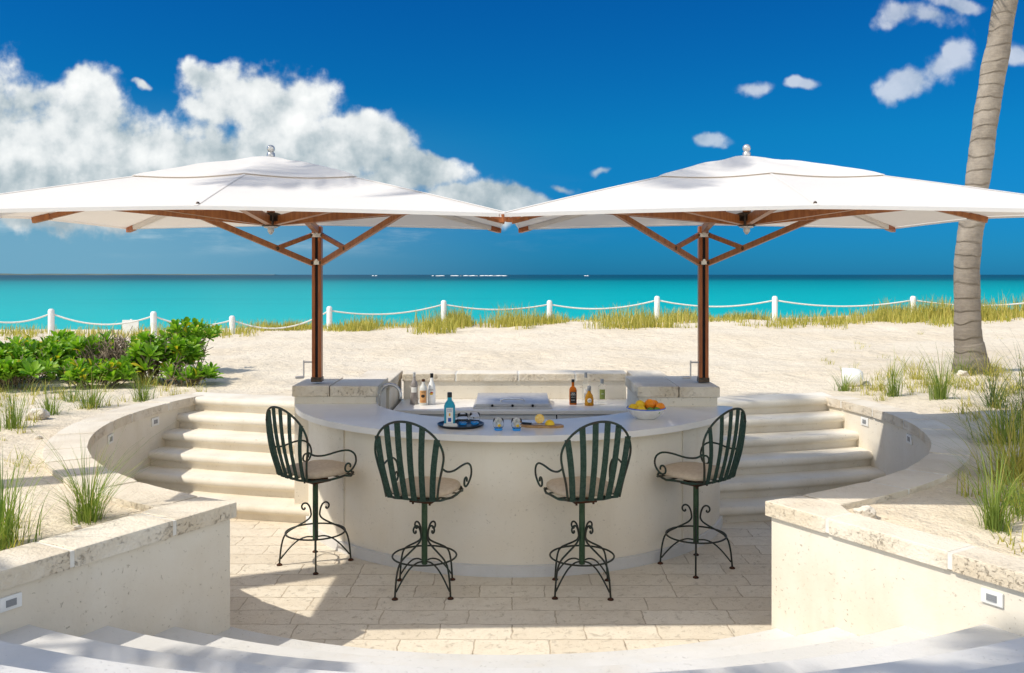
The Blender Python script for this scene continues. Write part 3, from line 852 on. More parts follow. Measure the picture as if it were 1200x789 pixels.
# ------------------------------------------------------------------ bar stools
def make_stool():
    t = thing('bar_stool', '', 'bar stool')
    ZS = .70
    def lean(z): return -.195 - (z - ZS) * .20
    # hoop of the back
    def half(sg):
        pts = [(.193, ZS), (.214, .82), (.243, .93), (.258, 1.01)]
        for i in range(1, 7):
            a = math.pi / 2 * i / 6; pts.append((.259 * math.cos(a), 1.01 + .245 * math.sin(a)))
        return [(sg * x, lean(z) - .05 * (1 - (x / .25) ** 2), z) for x, z in pts]
    hoop = half(-1)[:-1] + half(1)[::-1]
    bm = BM(); tube(bm, catmull(hoop, 4), .0085, 8); back = obj('back_frame', bm, M['iron'], t, smooth=True)
    for i in range(6):
        xb = -.16 + .064 * i; xt = xb * 1.40
        zt = 1.01 + .245 * math.sqrt(max(0, 1 - (xt / .259) ** 2))
        bm = BM(); L = []; w = .0215
        for k in range(9):
            f = k / 8.0; x = xb + (xt - xb) * f; z = ZS - .005 + (zt - ZS + .005) * f
            y = lean(z) - .05 * (1 - (x / .25) ** 2) - .022 * math.sin(math.pi * f) + .004
            L.append([bm.verts.new((x + a * w, y + b * .0025, z)) for a, b in ((-1, -1), (1, -1), (1, 1), (-1, 1))])
        for A, B in zip(L[:-1], L[1:]):
            for k in range(4): bm.faces.new((A[k], A[(k + 1) % 4], B[(k + 1) % 4], B[k]))
        bm.faces.new(L[0][::-1]); bm.faces.new(L[-1])
        obj('slat', bm, M['slat'], t)
    # arms
    for sg in (-1, 1):
        pts = [(.243, lean(.93), .93), (.258, -.19, .900), (.275, -.11, .893), (.29, .0, .908), (.297, .09, .905), (.297, .15, .868), (.292, .168, .81), (.283, .15, .762), (.276, .115, .735)]
        for i in range(1, 9):
            a = -math.pi * .55 - i * .62; rr = .042 - .0032 * i
            pts.append((.275, .11 + rr * math.cos(a) * .95, .772 + rr * math.sin(a)))
        bm = BM(); tube(bm, catmull([(sg * x, y, z) for x, y, z in pts], 3), .0075, 8); obj('armrest', bm, M['iron'], t, smooth=True)
    # seat
    def sup(a, w, d, e=3.2):
        c, s = math.cos(a), math.sin(a)
        return (math.copysign(abs(c) ** (2 / e), c) * w, .03 + math.copysign(abs(s) ** (2 / e), s) * d)
    bm = BM()
    tube(bm, [(*sup(2 * math.pi * i / 40, .236, .236), ZS - .008 + .008 * math.sin(10 * math.pi * i / 20) * (1 if i < 20 else .3)) for i in range(40)], .009, 8, closed=True)
    for x in (-.1, 0, .1): bar(bm, (x, -.2, ZS - .006), (x, .25, ZS - .006), .035, .004)
    for y in (-.08, .08, .2): bar(bm, (-.215, y, ZS - .012), (.215, y, ZS - .012), .03, .004)
    obj('seat_frame', bm, M['iron'], t, smooth=False)
    bm = BM()
    rings = []
    for (f, z) in ((.90, .0), (.985, .008), (1.0, .022), (.985, .037), (.92, .049), (.75, .057), (.45, .064), (.2, .067)):
        rings.append([bm.verts.new((sup(2 * math.pi * i / 40, .226 * f, .226 * f)[0], sup(2 * math.pi * i / 40, .226 * f, .226 * f)[1], ZS + .004 + z)) for i in range(40)])
    for A, B in zip(rings[:-1], rings[1:]):
        for k in range(40): bm.faces.new((A[k], A[(k + 1) % 40], B[(k + 1) % 40], B[k]))
    bm.faces.new(rings[0][::-1]); bm.faces.new(rings[-1])
    obj('seat_cushion', bm, M['cushion'], t, smooth=True)
    bm = BM(); box(bm, -.085, .085, -.075, .085, .635, .652, 0, .003); box(bm, -.07, .07, -.06, .07, .653, .684, 0, .006)
    for x in (-.065, .065): tube(bm, [(x, -.055, .62), (x, -.055, .66)], .008, 6)
    obj('swivel_plate', bm, M['rust'], t)
    bm = BM(); tube(bm, [(0, 0, .185), (0, 0, .64)], .0215, 16); obj('post', bm, M['post'], t, auto=40)
    bm = BM(); tube(bm, [(.228 * math.cos(2 * math.pi * i / 48), .228 * math.sin(2 * math.pi * i / 48), .245) for i in range(48)], .0068, 8, closed=True)
    obj('foot_ring', bm, M['iron_leg'], t, smooth=True)
    for q in range(4):
        ca, sa = math.cos(R(45 + 90 * q)), math.sin(R(45 + 90 * q))
        pr = [(.083, .437), (.079, .428), (.088, .421), (.100, .430), (.104, .447), (.096, .464), (.078, .471), (.059, .463), (.046, .443), (.038, .42)]
        pr += [(.034, .395), (.034, .372), (.052, .345), (.095, .318), (.155, .287), (.208, .256), (.240, .215), (.259, .14), (.268, .06), (.272, .012)]
        bm = BM(); tube(bm, catmull([(r * ca, r * sa, z) for r, z in pr], 3), .0068, 8)
        p2 = [(.018, .205), (.07, .207), (.13, .185), (.185, .14), (.23, .09), (.262, .05)]
        tube(bm, catmull([(r * ca, r * sa, z) for r, z in p2], 4), .006, 8)
        leg = obj('leg', bm, M['iron_leg'], t, smooth=True)
        bm = BM(); lathe(bm, [(0, 0), (.022, 0), (.022, .006), (.012, .014), (0, .015)], 14, .272 * ca, .272 * sa, .001)
        obj('foot', bm, M['rust'], leg)
    return t
STG = 'green iron bar stools at the round bar'
def set_stool(o, x, y, top, base, label):
    o.location = (x, y, 0); o.rotation_euler = (0, 0, base); o['label'] = label; o['group'] = STG
    for ch in o.children:
        if ch.name.split('.')[0] not in ('leg', 'foot_ring', 'post'): ch.rotation_euler = (0, 0, top - base)
st0 = make_stool()
copies = [dup(st0, (0, 0, 0), 0, '') for _ in range(3)]
set_stool(st0, -.625, 6.34, R(-19), R(2), 'green slat-back iron stool with tan cushion, just in front of the tray of glasses')
set_stool(copies[0], .50, 6.34, R(18), R(-3), 'green slat-back iron stool with tan cushion, in front of the cutting board')
set_stool(copies[1], -1.535, 6.93, R(-42), R(-32), 'green iron stool turned sideways next to the left stairs')
set_stool(copies[2], 1.42, 6.85, R(42), R(33), 'green iron stool turned sideways beside the right stairs, below the fruit bowl')

# ------------------------------------------------------------------ cantilever parasols
HS = 1.70
def edge_z(t):            # t in -1..1 along a side: corners hang lower than the middle
    return 2.668 - .038 * abs(t) ** 1.3
APEX = 3.09
def can_z(x, y, lift=0):
    s = max(abs(x), abs(y)) / HS
    if s < 1e-6: return APEX + lift
    t = (y if abs(x) >= abs(y) else x) / max(abs(x), abs(y))
    tilt = .030 * y
    sag = -.020 * math.sin(math.pi * min(1, s)) * abs(math.sin(2 * math.pi * abs(t) * .5 + 0)) 
    return APEX + (edge_z(t) - APEX) * s ** .97 + tilt * s + sag + lift
def make_parasol():
    t = thing('cantilever_parasol', '', 'parasol')
    def sheet(h0, h1, n=44, lift=0, flut=0):
        bm = BM(); g_ = {}
        for i in range(n + 1):
            for j in range(n + 1):
                x = (-1 + 2 * i / n) * h1; y = (-1 + 2 * j / n) * h1
                s = max(abs(x), abs(y)) / h1
                z = can_z(x, y, lift) + (.035 * (1 - s) ** .5 * s ** .3 if lift else 0)
                if flut:
                    z += (1 - s ** 3) * (flut * math.sin(9 * math.atan2(y, x) + 1.0) * s + .016 * noise.noise((x * 4, y * 4, 2)))
                g_[i, j] = bm.verts.new((x, y, z))
        for i in range(n):
            for j in range(n):
                a = [g_[i, j], g_[i + 1, j], g_[i + 1, j + 1], g_[i, j + 1]]
                if (i + .5 - n / 2) * (j + .5 - n / 2) > 0:
                    bm.faces.new((a[0], a[1], a[2])); bm.faces.new((a[0], a[2], a[3]))
                else:
                    bm.faces.new((a[0], a[1], a[3])); bm.faces.new((a[1], a[2], a[3]))
        return bm
    bm = sheet(0, HS)
    # narrow hem
    k = 40
    for (ax, sgn) in ((0, -1), (0, 1), (1, -1), (1, 1)):
        L = []
        for i in range(k + 1):
            u = -HS + 2 * HS * i / k; p = (u, sgn * HS) if ax == 0 else (sgn * HS, u)
            z = can_z(*p); q = (p[0], p[1] + sgn * .004) if ax == 0 else (p[0] + sgn * .004, p[1])
            L.append((bm.verts.new((q[0], q[1], z + .003)), bm.verts.new((q[0], q[1], z - .018))))
        for A, B in zip(L[:-1], L[1:]): bm.faces.new((A[0], B[0], B[1], A[1]))
    can = obj('canopy', bm, M['canvas'], t, auto=25)
    bm = sheet(0, .72, 28, .010, .006); obj('vent_flap', bm, M['canvas'], can, auto=25)
    for x, y in ((0, -HS + .05), (0, HS - .05), (-HS + .05, 0), (HS - .05, 0)):
        bm = BM(); sphere(bm, (x, y, can_z(x, y) + .004), .011, 8); obj('grommet', bm, M['bronze'], can)
    for q in range(8):                                         # stitched seams over the ribs
        a = math.pi / 4 * q; dx, dy = math.cos(a), math.sin(a); rm = HS / max(abs(dx), abs(dy)); L = []
        bm = BM()
        for i in range(25):
            r = .70 * rm / HS + (rm - .70 * rm / HS - .004) * i / 24; z = can_z(dx * r, dy * r) + .003
            L.append((bm.verts.new((dx * r - dy * .011, dy * r + dx * .011, can_z(dx * r - dy * .011, dy * r + dx * .011) + .003)), bm.verts.new((dx * r, dy * r, z + .002)), bm.verts.new((dx * r + dy * .011, dy * r - dx * .011, can_z(dx * r + dy * .011, dy * r - dx * .011) + .003))))
        for A, B in zip(L[:-1], L[1:]):
            bm.faces.new((A[0], A[1], B[1], B[0])); bm.faces.new((A[1], A[2], B[2], B[1]))
        obj('seam', bm, M['canvas'], can, smooth=True)
    # ribs and struts
    for q in range(8):
        a = math.pi / 4 * q; dx, dy = math.cos(a), math.sin(a)
        rm = HS / max(abs(dx), abs(dy))
        def on(r): return (dx * r, dy * r, can_z(dx * r, dy * r) - .026)
        bm = BM(); P_ = [on(.08 + (rm * (.985 if q not in (2, 6) else .95) - .08) * i / 6) for i in range(7)]
        for p, q2 in zip(P_[:-1], P_[1:]): bar(bm, p, q2, .034, .036, ext=.004)
        e = on(rm * 1.0); rib = obj('rib', bm, M['teak'] if q % 2 == 0 else M['canvas'], t)
        bm = BM(); p = Vector(P_[-1]); d = (p - Vector(P_[-2])).normalized(); bar(bm, p - d * .10, p + d * (.03 if q not in (2, 6) else -.01), .042, .042 if q not in (2, 6) else .034); obj('rib_cap', bm, M['teak'] if q % 2 == 0 else M['mastwood'], rib)
        bm = BM(); p2 = Vector(on(1.15 if q % 2 == 0 else 1.35)); p2.z -= .03
        bar(bm, (dx * .07, dy * .07, 2.64), p2, .042, .062); obj('strut', bm, M['teak'], rib)
    bm = BM(); lathe(bm, [(0, 2.60), (.06, 2.60), (.075, 2.615), (.075, 2.69), (.05, 2.70), (0, 2.70)], 16)
    for q in range(8):
        a = math.pi / 4 * q; bar(bm, (.05 * math.cos(a), .05 * math.sin(a), 2.655), (.125 * math.cos(a), .125 * math.sin(a), 2.655), .046, .04)
    hub = obj('hub', bm, M['bronze'], t)
    bm = BM(); lathe(bm, [(.05, 2.60), (.05, 2.592), (.024, 2.586), (.024, 2.565), (.010, 2.545), (0, 2.54)], 14); obj('hub_tip', bm, M['steel'], hub, smooth=True)
    bm = BM(); lathe(bm, [(.03, 2.69), (.03, 3.06)], 12); obj('centre_post', bm, M['teak'], t)
    bm = BM(); lathe(bm, [(.03, APEX + .02), (.028, APEX + .045), (.014, APEX + .055)], 14); sphere(bm, (0, 0, APEX + .076), .029, 18); obj('finial', bm, M['tap_steel'], t, smooth=True)
    # mast
    my = 1.80
    bm = BM()
    for sx in (-1, 1): box(bm, sx * .0285 - .0155, sx * .0285 + .0155, my - .045, my + .045, 1.262, 2.70, 0, .006)
    mast = obj('mast', bm, M['mastwood'], t)
    bm = BM(); box(bm, -.0135, .0135, my - .03, my + .03, 1.264, 2.695); obj('mast_groove', bm, M['dark_gap'], mast)
    bm = BM(); box(bm, -.05, .05, my - .052, my + .052, 1.256, 1.30, 0, .004); obj('base_socket', bm, M['bronze'], mast)
    for z in (2.36, 2.615):
        bm = BM(); box(bm, -.0475, .0475, my - .049, my + .049, z - .019, z + .019, 0, .004)
        tube(bm, [(0, my - .046, z + .02), (0, my - .058, z + .02)], .014, 12); obj('collar', bm, M['tap_steel'], mast)
    bm = BM()
    bar(bm, (0, my, 2.66), (0, .9, can_z(0, .9) - .085), .05, .06, ext=.02); obj('beam', bm, M['teak'], t)
    for sg in (-1, 1):
        a0 = Vector((sg * .05, my - .05, 2.36)); a1 = Vector((sg * .90, my - .90, can_z(.9, .9) - .075))
        bm = BM(); bar(bm, a0, a1, .036, .048, ext=.02); arm = obj('arm', bm, M['teak'], t)
        b0 = Vector((sg * .05, my - .03, 2.615)); b1 = a0.lerp(a1, .30)
        bm = BM(); bar(bm, b0, b1, .03, .04); obj('brace', bm, M['teak'], arm)
        bm = BM()
        for p in (a0, b0, b1): sphere(bm, p, .026, 10)
        obj('hinge', bm, M['bronze'], arm, smooth=True)
    # winding crank
    bm = BM(); tube(bm, [(-.04, my - .03, 1.44), (-.125, my - .03, 1.44)], .007, 8); tube(bm, [(-.12, my - .03, 1.455), (-.12, my - .03, 1.295)], .007, 8); tube(bm, [(-.12, my - .03, 1.30), (-.195, my - .03, 1.295)], .012, 8)
    obj('crank', bm, M['steel'], mast)
    return t
pa = make_parasol()
pb = dup(pa, (1.70, 6.43, 0), R(-2.3), 'white square parasol on a hardwood mast right of the bar, nearer the palm')
pa.location = (-1.755, 6.46, 0); pa.rotation_euler = (0, 0, R(1.8)); pa['label'] = 'white square parasol on a hardwood mast left of the bar, below the big clouds'
pa['group'] = pb['group'] = 'white parasols over the bar'

# ------------------------------------------------------------------ things on the counters
ZC = 1.0705; ZB = .9205
bm = BM(); lathe(bm, [(0, 0), (.165, 0), (.178, .006), (.183, .020), (.178, .020), (.17, .009), (0, .007)], 40)
tr = tag(obj('serving_tray', bm, M['black'], loc=(-.40, 6.93, ZC), smooth=True), 'round black tray carrying the blue bottle and two tumblers', 'tray')
ZT = ZC + .008
def bottle(name, label, x, y, z, parts, sq=None, rz=0):
    t = thing(name, label, 'bottle', (x, y, z), rz)
    for pn, pr, mt in parts:
        bm = BM(); lathe(bm, pr, 24, sq=sq if pn != 'cap' else None); obj(pn, bm, mt, t, auto=40)
    return t
def label_panel(t, w, h, z, y, mat, name='paper_label', rad=None):
    bm = BM()
    if rad is None: box(bm, -w / 2, w / 2, -y - .0012, -y - .0002, z - h / 2, z + h / 2)
    else:
        n = 12; a = w / 2 / rad; L = []
        for i in range(n + 1):
            th = -a + 2 * a * i / n
            L.append((bm.verts.new((rad * math.sin(th), -rad * math.cos(th), z - h / 2)), bm.verts.new((rad * math.sin(th), -rad * math.cos(th), z + h / 2))))
        for A, B in zip(L[:-1], L[1:]): bm.faces.new((A[0], B[0], B[1], A[1]))
    return obj(name, bm, mat, t)
# blue gin bottle
t = bottle('gin_bottle', 'tall pale blue square bottle with black cap on the tray', -.487, 6.93, ZT,
           [('glass_body', [(0, 0), (.040, 0), (.043, .008), (.043, .150), (.034, .172), (.018, .192), (.0165, .215), (0, .216)], M['blue_glass']),
            ('cap', [(0, .214), (.0185, .214), (.0185, .250), (.016, .253), (0, .253)], M['black'])], sq=4.5, rz=R(4))
lp = label_panel(t, .052, .125, .075, .0435, M['paper_white'])
text_part('lettering', 'BOMBAY', .0105, M['ink_blue'], lp, (0, -.0455, .122)); text_part('lettering', 'SAPPHIRE', .0085, M['ink_blue'], lp, (0, -.0455, .110))
bm = BM(); sphere(bm, (0, -.0445, .085), .011, 10, sc=(.7, .1, 1.2)); obj('emblem', bm, M['ink_gold'], lp)
bm = BM(); box(bm, -.012, .012, -.0455, -.0447, .030, .060); obj('emblem', bm, M['ink_blue'], lp)
# folded napkin before it
bm = BM(); box(bm, -.055, .055, -.03, .03, 0, .012, 0, .005); box(bm, -.052, .05, -.027, .028, .0125, .019, 0, .003)
tag(obj('napkin', bm, M['paper_white'], loc=(-.475, 6.845, ZT + .001)), 'small folded cream napkin on the tray before the blue bottle', 'napkin')
# tumblers
def tumbler(x, y, z, label, ice):
    t = thing('tumbler', label, 'glass', (x, y, z), 0, 'blue based tumblers')
    bm = BM(); lathe(bm, [(.030, .014), (.041, .035), (.043, .055), (.038, .088), (.0365, .088), (.041, .055), (.039, .036), (.028, .018), (0, .017)], 24); obj('glass_wall', bm, M['glass'], t, smooth=True)
    bm = BM(); lathe(bm, [(0, 0), (.029, 0), (.032, .006), (.031, .0165), (0, .0168)], 24); obj('glass_base', bm, M['blue_base'], t, auto=40)
    if ice:
        random.seed(int(x * 100)); bm = BM()
        for k in range(7): 
            a = k * 2.4; c = (.017 * math.cos(a), .017 * math.sin(a), .033 + .0085 * k); sphere(bm, c, .015, 6, sc=(1, .9, .9))
        obj('ice', bm, M['frost'], t)
        bm = BM(); sphere(bm, (.006, -.024, .04), .013, 8, sc=(1, .4, 1)); obj('lemon_slice', bm, M['lemon'], t)
tumbler(-.385, 6.93, ZT, 'empty blue-based tumbler on the black tray, next to the bottle', False)
tumbler(-.292, 6.955, ZT, 'empty blue-based tumbler at the right edge of the black tray', False)
tumbler(-.103, 6.73, ZC, 'iced tumbler on the white counter nearest the tray', True)
tumbler(.035, 6.72, ZC, 'iced tumbler on the white counter nearest the cutting board', True)
# cutting board with citrus and knife
bm = BM()
prism(bm, [(-.17, .0), (-.15, .05), (-.06, .075), (.06, .06), (.15, .03), (.165, -.03), (.10, -.07), (-.02, -.065), (-.12, -.04)], 0, .018, 0, .004)
o = tag(obj('cutting_board', bm, M['boardwood'], loc=(.235, 6.88, ZC)), 'rough-edged wooden cutting board with halved citrus', 'cutting board')
def citrus_half(x, y, z, r, tilt, label, mat):
    t = thing('citrus_half', label, 'fruit', (x, y, z))
    t.rotation_euler = tilt
    bm = BM(); prof_ = [(r * math.sin(math.pi / 2 * i / 8), -r * math.cos(math.pi / 2 * i / 8)) for i in range(9)]; prof_[0] = (0, -r)
    lathe(bm, prof_, 24); obj('peel', bm, mat, t, smooth=True)
    bm = BM(); lathe(bm, [(0, .0012), (r * .88, .001), (r * .995, 0)], 24); obj('cut_face', bm, M['citrus_flesh'], t)
citrus_half(.215, 6.905, ZC + .058, .037, (R(76), 0, R(-8)), 'halved orange with its cut face showing on the board', M['orange'])
citrus_half(.292, 6.865, ZC + .020, .038, (R(180), 0, 0), 'halved lemon lying cut side down on the board', M['lemon'])
k = thing('kitchen_knife', 'small knife with black handle lying on the board', 'knife', (.17, 6.855, ZC + .026), R(-25))
bm = BM(); box(bm, -.10, -.02, -.011, .011, -.006, .008, 0, .004); obj('handle', bm, M['black'], k)
bm = BM(); prism(bm, [(-.02, -.011), (.09, -.002), (.07, .012), (-.02, .012)], -.001, .001); obj('blade', bm, M['steel'], k)
# fruit bowl
bw = thing('fruit_bowl', 'white ceramic bowl with blue rim heaped with citrus', 'bowl', (1.10, 7.28, ZC))
bm = BM(); lathe(bm, [(0, 0), (.075, 0), (.082, .006), (.125, .035), (.156, .082), (.158, .088), (.152, .088), (.12, .042), (.07, .015), (0, .013)], 40); obj('bowl_body', bm, M['bowl'], bw, smooth=True)
bm = BM(); tube(bm, [(.156 * math.cos(2 * math.pi * i / 40), .156 * math.sin(2 * math.pi * i / 40), .089) for i in range(40)], .0048, 8, closed=True); obj('rim', bm, M['blue_rim'], bw, smooth=True)
def fruit(name, x, y, z, r, mat, label, sc=(1, 1, 1), rot=(0, 0, 0)):
    bm = BM(); sphere(bm, (0, 0, 0), r, 20, sc=sc)
    if name == 'lemon': sphere(bm, (r * sc[0], 0, 0), r * .28, 10)
    o = obj(name, bm, mat, loc=(1.10 + x, 7.28 + y, ZC + z), smooth=True); o.rotation_euler = rot
    tag(o, label, 'fruit', 'citrus heaped in the bowl')
fruit('orange', .028, -.01, .118, .043, M['orange'], 'topmost orange in the middle of the bowl')
fruit('lemon', -.052, -.015, .113, .040, M['lemon'], 'large yellow fruit at the top left of the bowl heap', (1.08, 1, 1), (0, R(20), R(60)))
fruit('orange', .072, .05, .105, .041, M['orange'], 'orange half hidden at the back of the bowl heap')
fruit('orange', .112, -.025, .092, .041, M['orange'], 'orange at the right rim of the bowl')
fruit('lemon', -.108, -.02, .090, .034, M['lemon'], 'small lemon at the left rim of the bowl', (1.2, 1, 1), (0, 0, R(-20)))
fruit('lemon', -.055, -.098, .082, .034, M['lemon'], 'lemon at the front of the bowl', (1.2, 1, 1), (0, 0, R(5)))
fruit('lime', .018, -.100, .076, .030, M['lime'], 'green lime at the front of the bowl beside the lemon', (1.12, 1, 1), (0, 0, R(15)))
fruit('lime', .072, -.090, .076, .030, M['lime'], 'green lime at the front of the bowl below the right orange', (1.12, 1, 1), (0, 0, R(-25)))
fruit('lemon', -.02, .075, .09, .038, M['lemon'], 'lemon hidden at the back of the bowl', (1.15, 1, 1))

# bottles on the back counter
t = bottle('spirit_bottle', 'smoky grey tapering bottle, first from the tap', -1.005, 9.12, ZB,
           [('glass_body', [(0, 0), (.040, 0), (.043, .01), (.038, .12), (.036, .17), (.039, .19), (.028, .225), (.015, .25), (.0135, .285), (0, .286)], M['grey_bottle']),
            ('cap', [(0, .284), (.0145, .284), (.0145, .325), (0, .326)], M['steel'])])
label_panel(t, .06, .055, .15, 0, M['paper_white'], rad=.0395)
t = bottle('spirit_bottle', 'round frosted bottle with orange kraft label', -.905, 9.06, ZB,
           [('glass_body', [(0, 0), (.039, 0), (.041, .008), (.041, .165), (.033, .19), (.0165, .21), (.0145, .24), (0, .241)], M['frost']),
            ('cap', [(0, .238), (.0165, .238), (.0165, .262), (0, .263)], M['rust'])])
lp = label_panel(t, .078, .125, .088, 0, M['paper_kraft'], rad=.0418)
bm = BM(); sphere(bm, (0, -.0415, .095), .02, 12, sc=(1, .12, .8)); obj('emblem', bm, M['ink_dark'], lp)
text_part('lettering', "TITO'S", .014, M['ink_dark'], lp, (0, -.0435, .135)); text_part('lettering', 'HANDMADE', .009, M['ink_red'], lp, (0, -.0435, .045))
t = bottle('spirit_bottle', 'white bottle with black cap and sunset emblem', -.825, 9.12, ZB,
           [('glass_body', [(0, 0), (.037, 0), (.039, .008), (.039, .165), (.034, .195), (.018, .235), (.0145, .26), (.0145, .275), (0, .276)], M['white_bottle']),
            ('cap', [(0, .272), (.0165, .272), (.0165, .315), (0, .316)], M['black'])])
bm = BM(); sphere(bm, (0, -.0385, .11), .018, 14, sc=(1, .12, .75)); e1 = obj('emblem', bm, M['ink_gold'], t)
bm = BM(); sphere(bm, (.003, -.039, .122), .015, 14, sc=(1, .12, .6)); obj('emblem', bm, M['ink_red'], t)
text_part('lettering', 'MALIBU', .013, M['ink_dark'], t, (0, -.0405, .150))
t = bottle('whiskey_bottle', 'square amber bottle with black label', .625, 9.10, ZB,
           [('glass_body', [(0, 0), (.036, 0), (.038, .006), (.038, .150), (.030, .17), (.0145, .185), (.013, .23), (0, .231)], M['amber']),
            ('cap', [(0, .228), (.0155, .228), (.0155, .255), (0, .256)], M['black'])], sq=4.5)
lp = label_panel(t, .060, .115, .075, .0385, M['paper_black'])
text_part('lettering', 'JACK', .015, M['paper_white'], lp, (0, -.0405, .118)); text_part('lettering', "DANIEL'S", .0125, M['paper_white'], lp, (0, -.0405, .102))
text_part('lettering', 'Old No. 7', .0095, M['paper_white'], lp, (0, -.0405, .078)); text_part('lettering', 'WHISKEY', .010, M['paper_white'], lp, (0, -.0405, .048))
t = bottle('vodka_bottle', 'tall clear bottle with pale blue cap behind the golden bottle', .765, 9.20, ZB,
           [('glass_body', [(0, 0), (.034, 0), (.036, .008), (.036, .185), (.028, .215), (.014, .245), (.013, .265), (0, .266)], M['glass']),
            ('cap', [(0, .262), (.0155, .262), (.0155, .315), (0, .316)], M['plate_grey'])])
lp = label_panel(t, .045, .10, .10, 0, M['paper_white'], rad=.0367)
t = bottle('tequila_bottle', 'squat golden bottle with round pale label and grey stopper', .785, 9.03, ZB,
           [('glass_body', [(0, 0), (.044, 0), (.047, .008), (.044, .07), (.036, .105), (.018, .13), (.0145, .15), (0, .151)], M['gold_spirit']),
            ('cap', [(0, .148), (.014, .148), (.019, .165), (.019, .19), (.013, .2), (0, .2)], M['plate_grey'])])
bm = BM(); sphere(bm, (0, -.044, .055), .022, 14, sc=(1, .15, 1.05)); lp = obj('paper_label', bm, M['paper_white'], t)
text_part('lettering', 'PATRON', .008, M['ink_dark'], lp, (0, -.0485, .055))
t = bottle('gin_bottle', 'clear bottle with olive green label, last before the fruit bowl', .925, 9.12, ZB,
           [('glass_body', [(0, 0), (.040, 0), (.042, .008), (.042, .16), (.034, .185), (.016, .2), (.015, .215), (0, .216)], M['glass']),
            ('cap', [(0, .212), (.0175, .212), (.0175, .255), (0, .256)], M['plate_grey'])])
lp = label_panel(t, .06, .10, .105, 0, M['paper_green'], rad=.0428)
text_part('lettering', 'GIN', .016, M['paper_white'], lp, (0, -.0445, .11))

# ------------------------------------------------------------------ rope fence on the dune
posts = [(-40, 19.0, 362), (60, 19.6, 362), (180, 19.8, 365), (272, 20.4, 370), (386, 21.0, 359), (520, 21.6, 352), (644, 21.9, 352), (770, 21.8, 347), (908, 21.5, 347), (1070, 21.3, 347), (1232, 21.0, 346)]
ft = thing('rope_fence', 'white posts joined by sagging white rope along the dune crest', 'fence', (0, 21.5, 1.0))
tops = []
for (p, Y, ty) in posts:
    x = (p - 600) * Y / 1040; zt = 2.25 - (ty - 322) * Y / 1040; zb = zsand(x, Y) - .15
    bm = BM(); lathe(bm, [(0, zb), (.068, zb), (.068, zt - .05), (.055, zt - .015), (.03, zt), (0, zt + .002)], 14, x, Y - 21.5, -1.0); obj('post', bm, M['white_paint'], ft, auto=40)
    tops.append((x, Y - 21.5, zt - .10 - 1.0))
sags = [.20, .22, .17, .30, .16, .13, .16, .16, .15, .14]
for a, b, s in zip(tops[:-1], tops[1:], sags):
    pts = []
    for i in range(17):
        f = i / 16; pts.append(tuple(a[k] + (b[k] - a[k]) * f for k in range(2)) + (a[2] + (b[2] - a[2]) * f - 4 * s * f * (1 - f),))
    bm = BM(); tube(bm, pts, .021, 6); obj('rope', bm, M['rope'], ft, smooth=True)
# small blank board at the dune
x = (153 - 600) * 20.6 / 1040
sb = thing('sign_board', 'small blank white board on a stake beyond the shrubs', 'sign', (x, 20.6, zsand(x, 20.6)))
bm = BM(); box(bm, -.19, .19, -.012, .012, .02, .34, 0, .004); obj('board', bm, M['white_paint'], sb)
bm = BM(); box(bm, -.02, .02, .014, .045, -.2, .36); obj('stake', bm, M['white_paint'], sb)

# ------------------------------------------------------------------ plants
def blade(bm, base, h, lean_, az, w, droop=.5, seg=4):
    dx, dy = math.cos(az), math.sin(az); px_, py_ = -dy, dx
    L = []
    for i in range(seg + 1):
        f = i / seg; out = lean_ * (f ** 1.7); z = h * (f - droop * .45 * f ** 3)
        ww = w * (1 - f * .92) * .5
        c = (base[0] + dx * out, base[1] + dy * out, base[2] + z)
        L.append((bm.verts.new((c[0] - px_ * ww, c[1] - py_ * ww, c[2])), bm.verts.new((c[0] + px_ * ww, c[1] + py_ * ww, c[2]))))
    for A, B in zip(L[:-1], L[1:]): bm.faces.new((A[0], A[1], B[1], B[0]))
def grass_clump(x, y, h, n, spread, label, mat='grass', rad=.07, w=.008, group='beach grass tufts by the court', droop=.5, name='grass_tuft'):
    z = zsand(x, y)
    bm = BM()
    for i in range(n):
        a = random.uniform(0, 2 * math.pi); r = rad * 1.5 * random.random()
        hh = h * random.uniform(.25, 1.15)
        if random.random() < .3: hh *= .55; r *= 1.6
        b = (r * math.cos(a), r * math.sin(a), -.03)
        blade(bm, b, hh, spread * random.uniform(.1, 1.35) * (hh / h + .3), a + random.uniform(-.9, .9), w * random.uniform(.6, 1.3), droop * random.uniform(.4, 1.3))
    o = obj(name, bm, M[mat], loc=(x, y, z), smooth=True)
    return tag(o, label, 'grass', group)
random.seed(21)
def gpos(p, q, z=.88): Y = 1040 * (2.25 - z) / (q - 322); return ((p - 600) * Y / 1040, Y)
